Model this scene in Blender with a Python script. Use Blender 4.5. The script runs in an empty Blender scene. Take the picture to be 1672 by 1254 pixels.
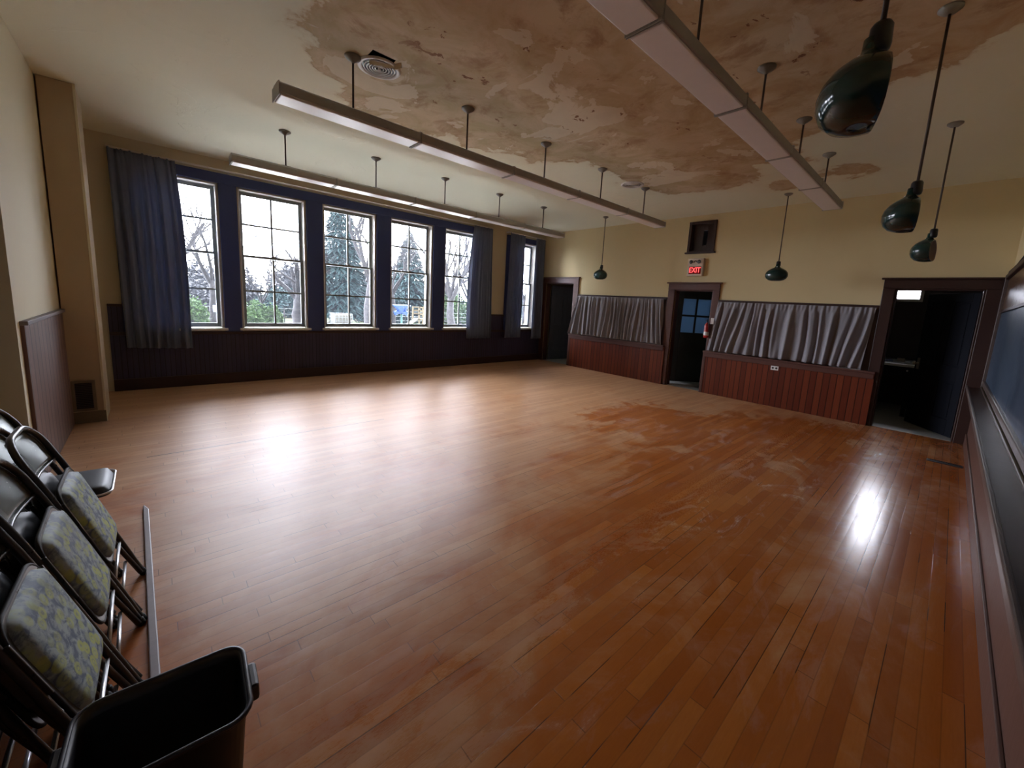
import bpy, bmesh, math, random
from mathutils import Vector, Matrix
import mathutils.noise as mnoise
random.seed(7)
SC = bpy.context.scene
COL = SC.collection
PI = math.pi

# ------------------------------------------------------------------ camera
cam_d = bpy.data.cameras.new('camera'); cam = bpy.data.objects.new('camera', cam_d); COL.objects.link(cam)
SC.camera = cam
cam_d.sensor_width = 36.0; cam_d.lens = 651.0/1672*36
cam_d.shift_x = -21.0/1672; cam_d.shift_y = -36.5/1672
cam_d.clip_start = 0.02; cam_d.clip_end = 500
yw, pt, rl = [math.radians(a) for a in (46.665, 8.412, -3.305)]
fw = Vector((-math.sin(yw)*math.cos(pt), math.cos(yw)*math.cos(pt), -math.sin(pt)))
rt = Vector((math.cos(yw), math.sin(yw), 0)); dn = fw.cross(rt)
r2 = math.cos(rl)*rt + math.sin(rl)*dn
d2 = -math.sin(rl)*rt + math.cos(rl)*dn
m3 = Matrix((r2, -d2, -fw)).transposed()
cam.matrix_world = Matrix.Translation((0, 0, 1.5)) @ m3.to_4x4()

# ------------------------------------------------------------------ sky and exposure
SC.view_settings.view_transform = 'Standard'; SC.view_settings.look = 'None'
SC.view_settings.gamma = 1; SC.view_settings.use_curve_mapping = False
SC.view_settings.exposure = 2.2
SKY = 8.0
w = bpy.data.worlds.new('overcast_sky'); SC.world = w; w.use_nodes = True
nt = w.node_tree; nt.nodes.clear()
out = nt.nodes.new('ShaderNodeOutputWorld'); bg = nt.nodes.new('ShaderNodeBackground')
tc = nt.nodes.new('ShaderNodeTexCoord'); sp = nt.nodes.new('ShaderNodeSeparateXYZ'); rp = nt.nodes.new('ShaderNodeValToRGB')
nt.links.new(tc.outputs['Generated'], sp.inputs[0]); nt.links.new(sp.outputs['Z'], rp.inputs[0])
rp.color_ramp.elements[0].position = 0.0; rp.color_ramp.elements[0].color = (0.84, 0.88, 0.96, 1)
rp.color_ramp.elements[1].position = 0.6; rp.color_ramp.elements[1].color = (0.92, 0.95, 1.0, 1)
nt.links.new(rp.outputs[0], bg.inputs[0])
# thin cloud, much brighter on the side of the hidden sun (beyond the window wall)
dt = nt.nodes.new('ShaderNodeVectorMath'); dt.operation = 'DOT_PRODUCT'; dt.inputs[1].default_value = Vector((-1, .05, .30)).normalized()
nt.links.new(tc.outputs['Generated'], dt.inputs[0])
mr = nt.nodes.new('ShaderNodeMapRange'); mr.interpolation_type = 'SMOOTHSTEP'; nt.links.new(dt.outputs['Value'], mr.inputs[0])
mr.inputs[1].default_value = -.35; mr.inputs[2].default_value = .65; mr.inputs[3].default_value = SKY*.2; mr.inputs[4].default_value = SKY*1.15
nt.links.new(mr.outputs[0], bg.inputs[1])
nt.links.new(bg.outputs[0], out.inputs[0])
SC.cycles.max_bounces = 10; SC.cycles.diffuse_bounces = 6; SC.cycles.transparent_max_bounces = 16
SC.cycles.sample_clamp_indirect = 10

# room numbers (metres)
XW, XR, YF, YB, ZC = -7.6, 0.38, 7.65, -0.66, 3.3
WINS = [(-0.12, 0.80), (1.05, 1.96), (2.24, 3.15), (3.45, 4.34), (4.65, 5.56), (6.50, 7.33)]
WZ0, WZ1 = 0.86, 2.95

def portal(loc, rot, sx, sy):
    l = bpy.data.lights.new('window_portal', 'AREA'); l.shape = 'RECTANGLE'; l.size = sx; l.size_y = sy
    l.cycles.is_portal = True
    o = bpy.data.objects.new('window_portal', l); COL.objects.link(o); o.location = loc; o.rotation_euler = rot
for a, b in WINS:
    portal((XW-0.3, (a+b)/2, (WZ0+WZ1)/2), (0, -PI/2, 0), WZ1-WZ0+.1, b-a+.1)
portal((-0.72, 10.35, 2.45), (-PI/2, 0, 0), 0.6, 1.2)
portal((-4.75, 10.35, 1.85), (-PI/2, 0, 0), .6, .8)

# ------------------------------------------------------------------ node helpers
class NT:
    def __init__(s, name):
        s.m = bpy.data.materials.new(name); s.m.use_nodes = True; s.t = s.m.node_tree
        s.b = s.t.nodes['Principled BSDF']; s.o = s.t.nodes['Material Output']
    def n(s, typ, **kw):
        nd = s.t.nodes.new(typ)
        for k, v in kw.items():
            if k.startswith('i_'): nd.inputs[k[2:].replace('_', ' ')].default_value = v
            else: setattr(nd, k, v)
        return nd
    def l(s, a, b): s.t.links.new(a, b)
    def ramp(s, fac, stops):
        r = s.n('ShaderNodeValToRGB'); e = r.color_ramp.elements
        while len(e) < len(stops): e.new(0.5)
        for i, (p, c) in enumerate(stops):
            e[i].position = p; e[i].color = (c[0], c[1], c[2], 1) if isinstance(c, (tuple, list)) else (c, c, c, 1)
        s.l(fac, r.inputs[0]); return r.outputs[0]
    def noise(s, scale, detail=4, rough=.55, vec=None, dist=0):
        nd = s.n('ShaderNodeTexNoise'); nd.inputs['Scale'].default_value = scale; nd.inputs['Detail'].default_value = detail
        nd.inputs['Roughness'].default_value = rough; nd.inputs['Distortion'].default_value = dist
        if vec is not None: s.l(vec, nd.inputs['Vector'])
        return nd.outputs['Fac']
    def math(s, op, a, b=None, c=None, clamp=False):
        nd = s.n('ShaderNodeMath', operation=op, use_clamp=clamp)
        for i, v in enumerate((a, b, c)):
            if v is None: continue
            if isinstance(v, (int, float)): nd.inputs[i].default_value = v
            else: s.l(v, nd.inputs[i])
        return nd.outputs[0]
    def mix(s, fac, a, b, mode='MIX'):
        nd = s.n('ShaderNodeMix', data_type='RGBA', blend_type=mode)
        for i, v in ((0, fac), (6, a), (7, b)):
            if isinstance(v, (int, float)): nd.inputs[i].default_value = v
            elif isinstance(v, (tuple, list)): nd.inputs[i].default_value = (v[0], v[1], v[2], 1)
            else: s.l(v, nd.inputs[i])
        return nd.outputs[2]
    def bump(s, h, strength=.3, dist=.01, nrm=None):
        nd = s.n('ShaderNodeBump'); nd.inputs['Strength'].default_value = strength; nd.inputs['Distance'].default_value = dist
        s.l(h, nd.inputs['Height'])
        if nrm is not None: s.l(nrm, nd.inputs['Normal'])
        s.l(nd.outputs[0], s.b.inputs['Normal']); return nd.outputs[0]
    def pos(s, scale=(1, 1, 1), rot=(0, 0, 0), obj=False):
        if obj: v = s.n('ShaderNodeTexCoord').outputs['Object']
        else: v = s.n('ShaderNodeNewGeometry').outputs['Position']
        mp = s.n('ShaderNodeMapping'); mp.inputs['Scale'].default_value = scale; mp.inputs['Rotation'].default_value = rot
        s.l(v, mp.inputs[0]); return mp.outputs[0]
    def set(s, col=None, rough=None, metal=None, spec=None):
        for k, v in (('Base Color', col), ('Roughness', rough), ('Metallic', metal), ('Specular IOR Level', spec)):
            if v is None: continue
            if isinstance(v, (int, float)): s.b.inputs[k].default_value = v
            elif isinstance(v, (tuple, list)): s.b.inputs[k].default_value = (v[0], v[1], v[2], 1)
            else: s.l(v, s.b.inputs[k])
        return s

def plain(name, col, rough=.5, metal=0, spec=.5, var=.12, scale=12, bump=0):
    t = NT(name); v = t.pos(obj=True)
    n = t.noise(scale, 5, .6, v)
    c = t.mix(n, tuple(x*(1-var) for x in col), tuple(min(1, x*(1+var)) for x in col))
    t.set(c, rough, metal, spec)
    if bump: t.bump(n, bump, .004)
    return t.m

# ---- materials
def mat_floor():
    t = NT('worn_maple_boards')
    P = t.n('ShaderNodeNewGeometry').outputs['Position']
    s = t.n('ShaderNodeSeparateXYZ'); t.l(P, s.inputs[0]); X, Y = s.outputs[0], s.outputs[1]
    BW = 0.062
    row = t.math('FLOOR', t.math('DIVIDE', X, BW))
    wn = t.n('ShaderNodeTexWhiteNoise', noise_dimensions='1D'); t.l(row, wn.inputs['W'])
    yo = t.math('ADD', t.math('DIVIDE', Y, 1.05), t.math('MULTIPLY', wn.outputs['Value'], 7.3))
    seg = t.math('FLOOR', yo)
    wn2 = t.n('ShaderNodeTexWhiteNoise', noise_dimensions='2D')
    cb = t.n('ShaderNodeCombineXYZ'); t.l(row, cb.inputs[0]); t.l(seg, cb.inputs[1]); t.l(cb.outputs[0], wn2.inputs['Vector'])
    bv = wn2.outputs['Value']
    # seams
    fx = t.math('ABSOLUTE', t.math('SUBTRACT', t.math('FRACT', t.math('DIVIDE', X, BW)), .5))
    fy = t.math('ABSOLUTE', t.math('SUBTRACT', t.math('FRACT', yo), .5))
    sx = t.math('GREATER_THAN', fx, .470); sy = t.math('GREATER_THAN', fy, .4982)
    wn3 = t.n('ShaderNodeTexWhiteNoise', noise_dimensions='1D'); t.l(t.math('FLOOR', t.math('ADD', t.math('DIVIDE', X, BW), .5)), wn3.inputs['W'])
    gapn = t.noise(1.3, 2, .5, t.pos((6, .6, 1)))
    gap = t.math('MULTIPLY', sx, t.math('ADD', .3, t.math('MULTIPLY', t.math('GREATER_THAN', gapn, .56), .6)))
    seam = t.math('MAXIMUM', gap, t.math('MULTIPLY', sy, .6))
    # one long open joint towards the windows
    oj = t.math('MULTIPLY', t.math('LESS_THAN', t.math('ABSOLUTE', t.math('ADD', X, 4.557)), .007), t.math('LESS_THAN', t.math('ABSOLUTE', t.math('SUBTRACT', Y, .95)), 1.05))
    seam = t.math('MAXIMUM', seam, oj)
    # grain
    gr = t.noise(9, 6, .65, t.pos((14, 1.2, 1)), .3)
    fine = t.noise(60, 4, .6, t.pos((5, .6, 1)))
    warm = t.ramp(bv, [(0, (.31, .082, .011)), (.35, (.36, .102, .014)), (.7, (.39, .118, .018)), (1, (.44, .146, .024))])
    warm = t.mix(t.math('MULTIPLY', gr, .5), warm, (.19, .045, .007))
    pale = t.ramp(bv, [(0, (.41, .21, .10)), (.5, (.45, .24, .115)), (1, (.50, .28, .14))])
    pale = t.mix(t.math('MULTIPLY', fine, .35), pale, (.30, .17, .10))
    # worn field: the varnish is gone towards the windows and the far side, in patches elsewhere
    big = t.noise(.85, 7, .62, t.pos((1, .8, 1)), .5)
    med = t.noise(2.2, 8, .66, t.pos((1, .7, 1)), .7)
    grad = t.math('MULTIPLY_ADD', X, -.105, -.16)
    grad = t.math('ADD', grad, t.math('MULTIPLY', Y, .022))
    f = t.math('ADD', grad, t.math('ADD', t.math('MULTIPLY', t.math('SUBTRACT', big, .5), 1.1), t.math('MULTIPLY', t.math('SUBTRACT', med, .5), .9)))
    mr = t.n('ShaderNodeMapRange', interpolation_type='SMOOTHSTEP'); t.l(f, mr.inputs[0])
    mr.inputs[1].default_value = -.12; mr.inputs[2].default_value = .35
    # the strong orange patch left of varnish in front of the counters
    def blob(cx, cy, rx, ry):
        a = t.math('DIVIDE', t.math('SUBTRACT', X, cx), rx); b = t.math('DIVIDE', t.math('SUBTRACT', Y, cy), ry)
        d = t.math('SQRT', t.math('ADD', t.math('MULTIPLY', a, a), t.math('MULTIPLY', b, b)))
        d = t.math('ADD', d, t.math('MULTIPLY', t.math('SUBTRACT', med, .5), 2.2))
        m = t.n('ShaderNodeMapRange', interpolation_type='SMOOTHSTEP'); t.l(d, m.inputs[0])
        m.inputs[1].default_value = 1.0; m.inputs[2].default_value = .86; return m.outputs[0]
    b1 = blob(-2.3, 5.0, 1.25, 1.1); b2 = blob(-1.2, 5.9, .9, 1.2); b3 = blob(-1.3, 3.6, .8, 1.1)
    bl = t.math('MAXIMUM', t.math('MAXIMUM', b1, b2), b3)
    worn = t.math('MULTIPLY', mr.outputs[0], t.math('SUBTRACT', 1.0, t.math('MULTIPLY', bl, .85)))
    col = t.mix(worn, warm, pale)
    # chalky scuffs on the worn patches
    sc = t.noise(3.5, 9, .72, t.pos((1, .45, 1)), 1.2)
    scm = t.n('ShaderNodeMapRange'); t.l(sc, scm.inputs[0]); scm.inputs[1].default_value = .53; scm.inputs[2].default_value = .66
    scm.inputs[4].default_value = .6
    near = t.math('MULTIPLY_ADD', bl, .6, .25, clamp=True)
    col = t.mix(t.math('MULTIPLY', scm.outputs[0], near), col, (.46, .33, .27))
    col = t.mix(t.math('MULTIPLY', seam, .95), col, (.05, .022, .01))
    t.set(col)
    ro = t.math('ADD', t.math('MULTIPLY_ADD', X, -.08, .12, clamp=True), t.math('MULTIPLY', worn, .04)); ro = t.math('MINIMUM', ro, .40)
    ro = t.math('ADD', ro, t.math('MULTIPLY', fine, .10))
    ro = t.math('ADD', ro, t.math('MULTIPLY', scm.outputs[0], .08))
    t.set(rough=ro); t.set(spec=t.math('MAXIMUM', t.math('MULTIPLY_ADD', X, .075, .55), .17))
    cup = t.math('MULTIPLY', t.math('MULTIPLY', fx, fx), -.5)
    h = t.math('ADD', cup, t.math('MULTIPLY', seam, -.9))
    h = t.math('ADD', h, t.math('MULTIPLY', bv, .18)); h = t.math('ADD', h, t.math('MULTIPLY', sc, .35))
    t.bump(h, .42, .0024)
    return t.m

def mat_wall(name, c1, c2, rough=.72):
    t = NT(name); n = t.noise(.9, 5, .6, t.pos()); n2 = t.noise(35, 4, .6, t.pos())
    t.set(t.mix(n, c1, c2), rough, spec=.3); t.bump(n2, .12, .004); return t.m

def mat_ceiling():
    t = NT('water_stained_plaster')
    at = t.n('ShaderNodeAttribute', attribute_name='stain'); sd = at.outputs['Fac']   # signed distance to the outline of the peeled area
    v = t.pos()
    n1 = t.noise(1.6, 8, .62, v, .6); n2 = t.noise(5, 8, .6, v, .4); n3 = t.noise(.8, 3, .5, v)
    e = t.math('ADD', sd, t.math('ADD', t.math('MULTIPLY', t.math('SUBTRACT', n1, .5), .9), t.math('MULTIPLY', t.math('SUBTRACT', n2, .5), .35)))
    m = t.n('ShaderNodeMapRange'); t.l(e, m.inputs[0]); m.inputs[1].default_value = -.012; m.inputs[2].default_value = .012
    peel = m.outputs[0]
    cream = t.mix(n3, (.69, .68, .53), (.75, .74, .59))
    halo = t.n('ShaderNodeMapRange'); t.l(e, halo.inputs[0]); halo.inputs[1].default_value = -.25; halo.inputs[2].default_value = .02; halo.inputs[4].default_value = .3
    cream = t.mix(halo.outputs[0], cream, (.64, .53, .36))
    s = t.n('ShaderNodeSeparateXYZ'); t.l(t.n('ShaderNodeNewGeometry').outputs['Position'], s.inputs[0])
    gx = t.math('MULTIPLY_ADD', s.outputs[0], .34, 1.28, clamp=True)
    br = t.mix(gx, (.45, .37, .215), (.46, .31, .17))
    n4 = t.noise(2.4, 7, .65, v, .8)
    br = t.mix(t.ramp(n4, [(.38, 0), (.62, 1)]), br, (.58, .46, .31))
    n5 = t.noise(3.1, 9, .7, t.pos((1, 1, 1), (0, 0, .6)), .5)
    br = t.mix(t.ramp(n5, [(.52, 0), (.66, .75)]), br, (.33, .20, .11))
    # skim-coat islands that still hold
    n6 = t.noise(1.25, 6, .55, t.pos((1, 1, 1), (0, 0, 1.1)), .9)
    isl = t.ramp(n6, [(.575, 0), (.583, .75)])
    br = t.mix(isl, br, (.66, .58, .44))
    # rust spots
    n7 = t.noise(6.5, 5, .6, t.pos((1, .8, 1)), .4)
    deep = t.n('ShaderNodeMapRange'); t.l(sd, deep.inputs[0]); deep.inputs[1].default_value = .3; deep.inputs[2].default_value = .8
    spot = t.math('MULTIPLY', t.ramp(n7, [(.655, 0), (.67, .85)]), deep.outputs[0])
    br = t.mix(spot, br, (.17, .062, .028))
    # ragged line along the edge
    ed = t.n('ShaderNodeMapRange'); t.l(t.math('ABSOLUTE', e), ed.inputs[0]); ed.inputs[1].default_value = .0; ed.inputs[2].default_value = .05
    ed.inputs[3].default_value = .4; ed.inputs[4].default_value = 0
    col = t.mix(peel, cream, br); col = t.mix(ed.outputs[0], col, (.46, .32, .16))
    t.set(col, .85, spec=.2)
    h = t.math('ADD', t.math('MULTIPLY', peel, -.6), t.math('MULTIPLY', isl, .4))
    h = t.math('ADD', h, t.math('MULTIPLY', n2, .35)); h = t.math('SUBTRACT', h, t.math('MULTIPLY', spot, .6))
    t.bump(h, .5, .012)
    return t.m

def mat_bead(name, c1, c2, axis, pitch=.062, rough=.38):
    """vertical tongue and groove boards, grooves along z, repeated along axis (0=x, 1=y)"""
    t = NT(name); P = t.n('ShaderNodeNewGeometry').outputs['Position']
    s = t.n('ShaderNodeSeparateXYZ'); t.l(P, s.inputs[0]); A = s.outputs[axis]
    q = t.math('DIVIDE', A, pitch); fr = t.math('ABSOLUTE', t.math('SUBTRACT', t.math('FRACT', q), .5))
    g = t.math('GREATER_THAN', fr, .435)
    wn = t.n('ShaderNodeTexWhiteNoise', noise_dimensions='1D'); t.l(t.math('FLOOR', t.math('ADD', q, 0.0)), wn.inputs['W'])
    sc = (22, 22, 1.2)
    gr = t.noise(5, 6, .65, t.pos(sc), .4)
    c = t.mix(wn.outputs['Value'], c1, c2); c = t.mix(t.math('MULTIPLY', gr, .7), c, tuple(x*.45 for x in c1))
    c = t.mix(t.math('MULTIPLY', g, .85), c, tuple(x*.12 for x in c1))
    t.set(c, t.math('MULTIPLY_ADD', gr, .2, rough-.08), spec=.4)
    t.bump(t.math('SUBTRACT', t.math('MULTIPLY', gr, .15), g), .6, .004); return t.m

def mat_wood(name, c1, c2, rough=.35, sc=(3, 3, 20), spec=.45):
    t = NT(name); gr = t.noise(4, 6, .6, t.pos(sc, obj=True), .5); n = t.noise(1.5, 3, .5, t.pos(obj=True))
    c = t.mix(gr, c1, c2); c = t.mix(t.math('MULTIPLY', n, .4), c, tuple(x*.6 for x in c1))
    t.set(c, t.math('MULTIPLY_ADD', gr, .15, rough), spec=spec); t.bump(gr, .1, .002); return t.m

def mat_cloth(name, c1, c2, thin=0):
    t = NT(name); n = t.noise(2.5, 4, .6, t.pos()); wv = t.noise(260, 2, .5, t.pos((1, 1, .3)))
    t.set(t.mix(n, c1, c2), .9, spec=.15); t.b.inputs['Sheen Weight'].default_value = .25
    t.bump(wv, .15, .001)
    if thin:
        tl = t.n('ShaderNodeBsdfTranslucent'); tl.inputs[0].default_value = (*[x*.8 for x in c2], 1)
        m = t.n('ShaderNodeMixShader'); m.inputs[0].default_value = thin
        t.l(t.b.outputs[0], m.inputs[1]); t.l(tl.outputs[0], m.inputs[2]); t.l(m.outputs[0], t.o.inputs[0])
    return t.m

def mat_glass(name, veil=.06, tint=(.97, .97, 1)):
    t = NT(name); tr = t.n('ShaderNodeBsdfTransparent'); tr.inputs[0].default_value = (*tint, 1)
    gl = t.n('ShaderNodeBsdfGlossy'); gl.inputs['Roughness'].default_value = .02
    df = t.n('ShaderNodeBsdfTranslucent'); df.inputs[0].default_value = (.8, .85, 1, 1)
    fr = t.n('ShaderNodeFresnel'); fr.inputs[0].default_value = 1.45
    m1 = t.n('ShaderNodeMixShader'); m2 = t.n('ShaderNodeMixShader')
    d = t.math('MULTIPLY', t.noise(6, 5, .7, t.pos()), veil*2)  # whitish film on the pane stands in for haze over the view
    t.l(d, m1.inputs[0]); t.l(tr.outputs[0], m1.inputs[1]); t.l(df.outputs[0], m1.inputs[2])
    t.l(fr.outputs[0], m2.inputs[0]); t.l(m1.outputs[0], m2.inputs[1]); t.l(gl.outputs[0], m2.inputs[2])
    t.l(m2.outputs[0], t.o.inputs[0]); return t.m

def mat_floral():
    t = NT('floral_seat_fabric'); v = t.pos(obj=True)
    vo = t.n('ShaderNodeTexVoronoi', feature='F1'); vo.inputs['Scale'].default_value = 24; t.l(v, vo.inputs['Vector'])
    ce = t.n('ShaderNodeSeparateXYZ'); t.l(vo.outputs['Color'], ce.inputs[0])
    ring = t.ramp(vo.outputs['Distance'], [(.10, 1), (.16, .25), (.26, .9), (.42, .8), (.52, 0)])
    fc = t.mix(ce.outputs[0], (.34, .40, .10), (.22, .27, .27)); fc = t.mix(t.math('GREATER_THAN', ce.outputs[1], .62), fc, (.40, .44, .10))
    n = t.noise(30, 5, .65, v, .6)
    bgc = t.mix(t.ramp(n, [(.42, 0), (.58, 1)]), (.07, .10, .15), (.27, .33, .33))
    n2 = t.noise(9, 3, .5, v)
    c = t.mix(t.math('MULTIPLY', ring, t.ramp(n2, [(.35, .35), (.6, .95)])), bgc, fc)
    t.set(c, .6, spec=.3); t.bump(n, .2, .003); return t.m

def mat_paint_metal(name, col, rough=.35, metal=.0, worn=.25):
    t = NT(name); v = t.pos(obj=True); n = t.noise(18, 6, .7, v)
    c = t.mix(t.math('MULTIPLY', t.ramp(n, [(.6, 0), (.75, 1)]), worn), col, (.16, .09, .05))
    t.set(c, t.math('MULTIPLY_ADD', n, .2, rough-.1), metal, .5); return t.m

def mat_slate():
    t = NT('slate_board'); n = t.noise(1.2, 6, .6, t.pos((1, .5, 2.2)), 1.5); n2 = t.noise(14, 5, .7, t.pos((1, .3, 1.5)))
    c = t.mix(n, (.018, .030, .052), (.045, .070, .105)); c = t.mix(t.math('MULTIPLY', n2, .25), c, (.10, .13, .17))
    t.set(c, t.math('MULTIPLY_ADD', n, .25, .22), spec=.5); return t.m

def mat_leaf(name, c1, c2, scale=9):
    t = NT(name); n = t.noise(scale, 3, .6, t.pos()); wn = t.noise(1.1, 3, .6, t.pos())
    c = t.mix(t.ramp(n, [(.35, 0), (.65, 1)]), c1, c2); t.set(t.mix(t.math('MULTIPLY', wn, .4), c, tuple(x*.7 for x in c1)), .7, spec=.2); return t.m

def mat_ground():
    t = NT('lawn_with_fallen_leaves'); v = t.pos(); n = t.noise(.35, 6, .65, v); n2 = t.noise(9, 5, .6, v); n3 = t.noise(.12, 4, .6, v)
    g = t.mix(n2, (.016, .028, .011), (.030, .044, .017)); lf = t.mix(n2, (.045, .030, .024), (.068, .048, .037))
    t.set(t.mix(t.ramp(n, [(.45, 0), (.6, .9)]), g, t.mix(n3, lf, (.055, .042, .034))), .95, spec=.1); return t.m

M = {}
M['floor'] = mat_floor()
M['ceil'] = mat_ceiling()
M['wall_far'] = mat_wall('yellow_cream_paint', (.60, .49, .27), (.66, .55, .32))
M['wall_win'] = mat_wall('cream_paint_window_wall', (.52, .45, .30), (.58, .50, .35))
M['wall_left'] = mat_wall('pale_cream_paint', (.62, .57, .40), (.68, .63, .46))
M['pillar'] = mat_wall('stained_ochre_plaster', (.38, .30, .20), (.50, .40, .27))
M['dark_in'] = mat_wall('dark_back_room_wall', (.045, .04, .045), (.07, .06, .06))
M['bead_win'] = mat_bead('flare_tinted_beadboard', (.045, .037, .082), (.062, .05, .105), 1, .055, .5)  # dark boards with the bluish window flare mixed into their colour
M['bead_far'] = mat_bead('red_stained_beadboard', (.13, .022, .008), (.23, .048, .016), 0, .085, .36)
M['bead_left'] = mat_bead('brown_beadboard', (.16, .085, .065), (.21, .115, .09), 0, .14, .5)
M['flare_navy'] = mat_wood('flare_tinted_casing', (.030, .045, .15), (.042, .06, .19), .45)  # dark stained wood; the blue lens flare is put into its colour
M['red_wood'] = mat_wood('red_brown_trim', (.075, .028, .020), (.13, .05, .035), .38)
M['dark_wood'] = mat_wood('dark_brown_trim', (.030, .013, .010), (.055, .024, .018), .35)
M['brown_wood'] = mat_wood('worn_brown_wood', (.075, .034, .024), (.12, .058, .042), .38, (3, 14, 3))
M['rail_wood'] = mat_wood('worn_chalk_rail_wood', (.065, .042, .036), (.15, .115, .10), .26, (4, 12, 4))
M['sash'] = plain('grey_sash_paint', (.19, .22, .22), .5, var=.2)
M['jamb'] = plain('white_jamb_paint', (.60, .58, .52), .5)
M['glass'] = mat_glass('haze_film_glass', .005)
M['curtain_blue'] = mat_cloth('slate_blue_curtain_cloth', (.15, .180, .265), (.20, .235, .33), .22)
M['curtain_grey'] = mat_cloth('grey_curtain_cloth', (.20, .195, .215), (.27, .26, .28))
M['white_enamel'] = plain('aged_white_enamel', (.66, .62, .58), .45)
M['housing'] = plain('grey_fixture_steel', (.36, .36, .34), .5)
M['lens'] = plain('prismatic_lens', (.78, .76, .76), .35, var=.04)
M['rod'] = plain('brown_rod_steel', (.07, .05, .04), .45)
M['canopy'] = plain('grey_canopy_steel', (.22, .21, .19), .5)
M['green'] = plain('dark_green_enamel', (.010, .035, .032), .12, spec=.6, var=.2)
M['white_in'] = plain('white_reflector_enamel', (.45, .38, .34), .35)
M['black'] = plain('black_plastic', (.010, .010, .013), .38)
M['rim'] = plain('grey_black_plastic_rim', (.03, .03, .04), .35)
M['green_door'] = plain('blackish_green_door_paint', (.012, .022, .022), .4)
M['grey_door'] = plain('charcoal_door_paint', (.085, .10, .135), .45)
M['black_door'] = plain('near_black_door_paint', (.005, .006, .010), .75, spec=.15)
M['chair'] = mat_paint_metal('dark_olive_enamel', (.030, .030, .026), .30)
M['chair_panel'] = mat_paint_metal('grey_green_enamel_panel', (.15, .17, .155), .24, .35, .1)
M['steel'] = plain('bright_rung_steel', (.55, .56, .58), .3, .8)
M['rubber'] = plain('black_rubber', (.012, .012, .012), .7)
M['floral'] = mat_floral()
M['vinyl'] = plain('black_vinyl', (.012, .018, .028), .5)
M['strip'] = mat_wood('greyed_wood_strip', (.15, .125, .13), (.24, .20, .205), .4, (12, 3, 3))
M['slate'] = mat_slate()
M['pinboard'] = mat_wood('varnished_brown_panel', (.085, .045, .026), (.13, .07, .04), .22, (3, 10, 3))
M['tile'] = plain('pale_grey_floor_tile', (.34, .35, .33), .4, var=.15, scale=3)
M['grille'] = plain('dark_grille_metal', (.035, .028, .024), .45)
M['grille_tan'] = plain('tan_painted_grille', (.17, .13, .085), .5)
M['cream_plastic'] = plain('cream_plastic', (.62, .52, .40), .4)
M['red'] = plain('red_enamel', (.35, .02, .02), .25)
M['white'] = plain('white_paint', (.75, .75, .72), .4)
M['brass'] = plain('dull_metal', (.25, .22, .18), .35, .7)
M['bark'] = mat_leaf('grey_bark', (.035, .035, .038), (.065, .062, .065), 6)
M['twig'] = mat_leaf('brown_twigs', (.026, .026, .028), (.045, .042, .045), 6)
M['conifer'] = mat_leaf('blue_green_needles', (.010, .030, .032), (.026, .062, .062))
M['hedge'] = mat_leaf('bright_green_leaves', (.022, .055, .016), (.055, .10, .026))
M['far_trees'] = mat_leaf('haze_paled_woodland', (.05, .056, .065), (.08, .082, .09), 2)  # paler than the near trees: distance haze mixed into the leaf colour
M['ground'] = mat_ground()
M['bounce_slab'] = plain('pale_bounce_concrete', (.42, .43, .41), .9, scale=2)  # surface of the added slab that bounces daylight indoors
M['tank'] = plain('translucent_white_tank_plastic', (.13, .125, .105), .4)
M['blue'] = plain('bright_blue_plastic', (.002, .032, .15), .4)
M['teal'] = plain('green_metal_post', (.015, .09, .08), .5)
M['play_wood'] = plain('yellow_play_tower_wood', (.11, .088, .045), .6)
M['orange'] = plain('weathered_orange_board', (.22, .09, .05), .6)
M['brick'] = plain('exterior_brick', (.22, .10, .07), .9)
def mat_emit(name, col, st):
    t = NT(name); e = t.n('ShaderNodeEmission'); e.inputs[0].default_value = (*col, 1); e.inputs[1].default_value = st
    t.l(e.outputs[0], t.o.inputs[0]); return t.m
M['exit_red'] = mat_emit('lit_red_letters', (1, .09, .09), .40)
M['exit_glow'] = mat_emit('lit_exit_panel', (.45, .03, .03), .035)
def mat_frost():
    t = NT('frosted_door_glass'); t.set((.35, .45, .50), .6); t.b.inputs['Transmission Weight'].default_value = 0
    tl = t.n('ShaderNodeBsdfTranslucent'); tl.inputs[0].default_value = (.30, .45, .60, 1)
    m = t.n('ShaderNodeMixShader'); m.inputs[0].default_value = .8
    t.l(t.b.outputs[0], m.inputs[1]); t.l(tl.outputs[0], m.inputs[2]); t.l(m.outputs[0], t.o.inputs[0]); return t.m
M['frost'] = mat_frost()

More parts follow.
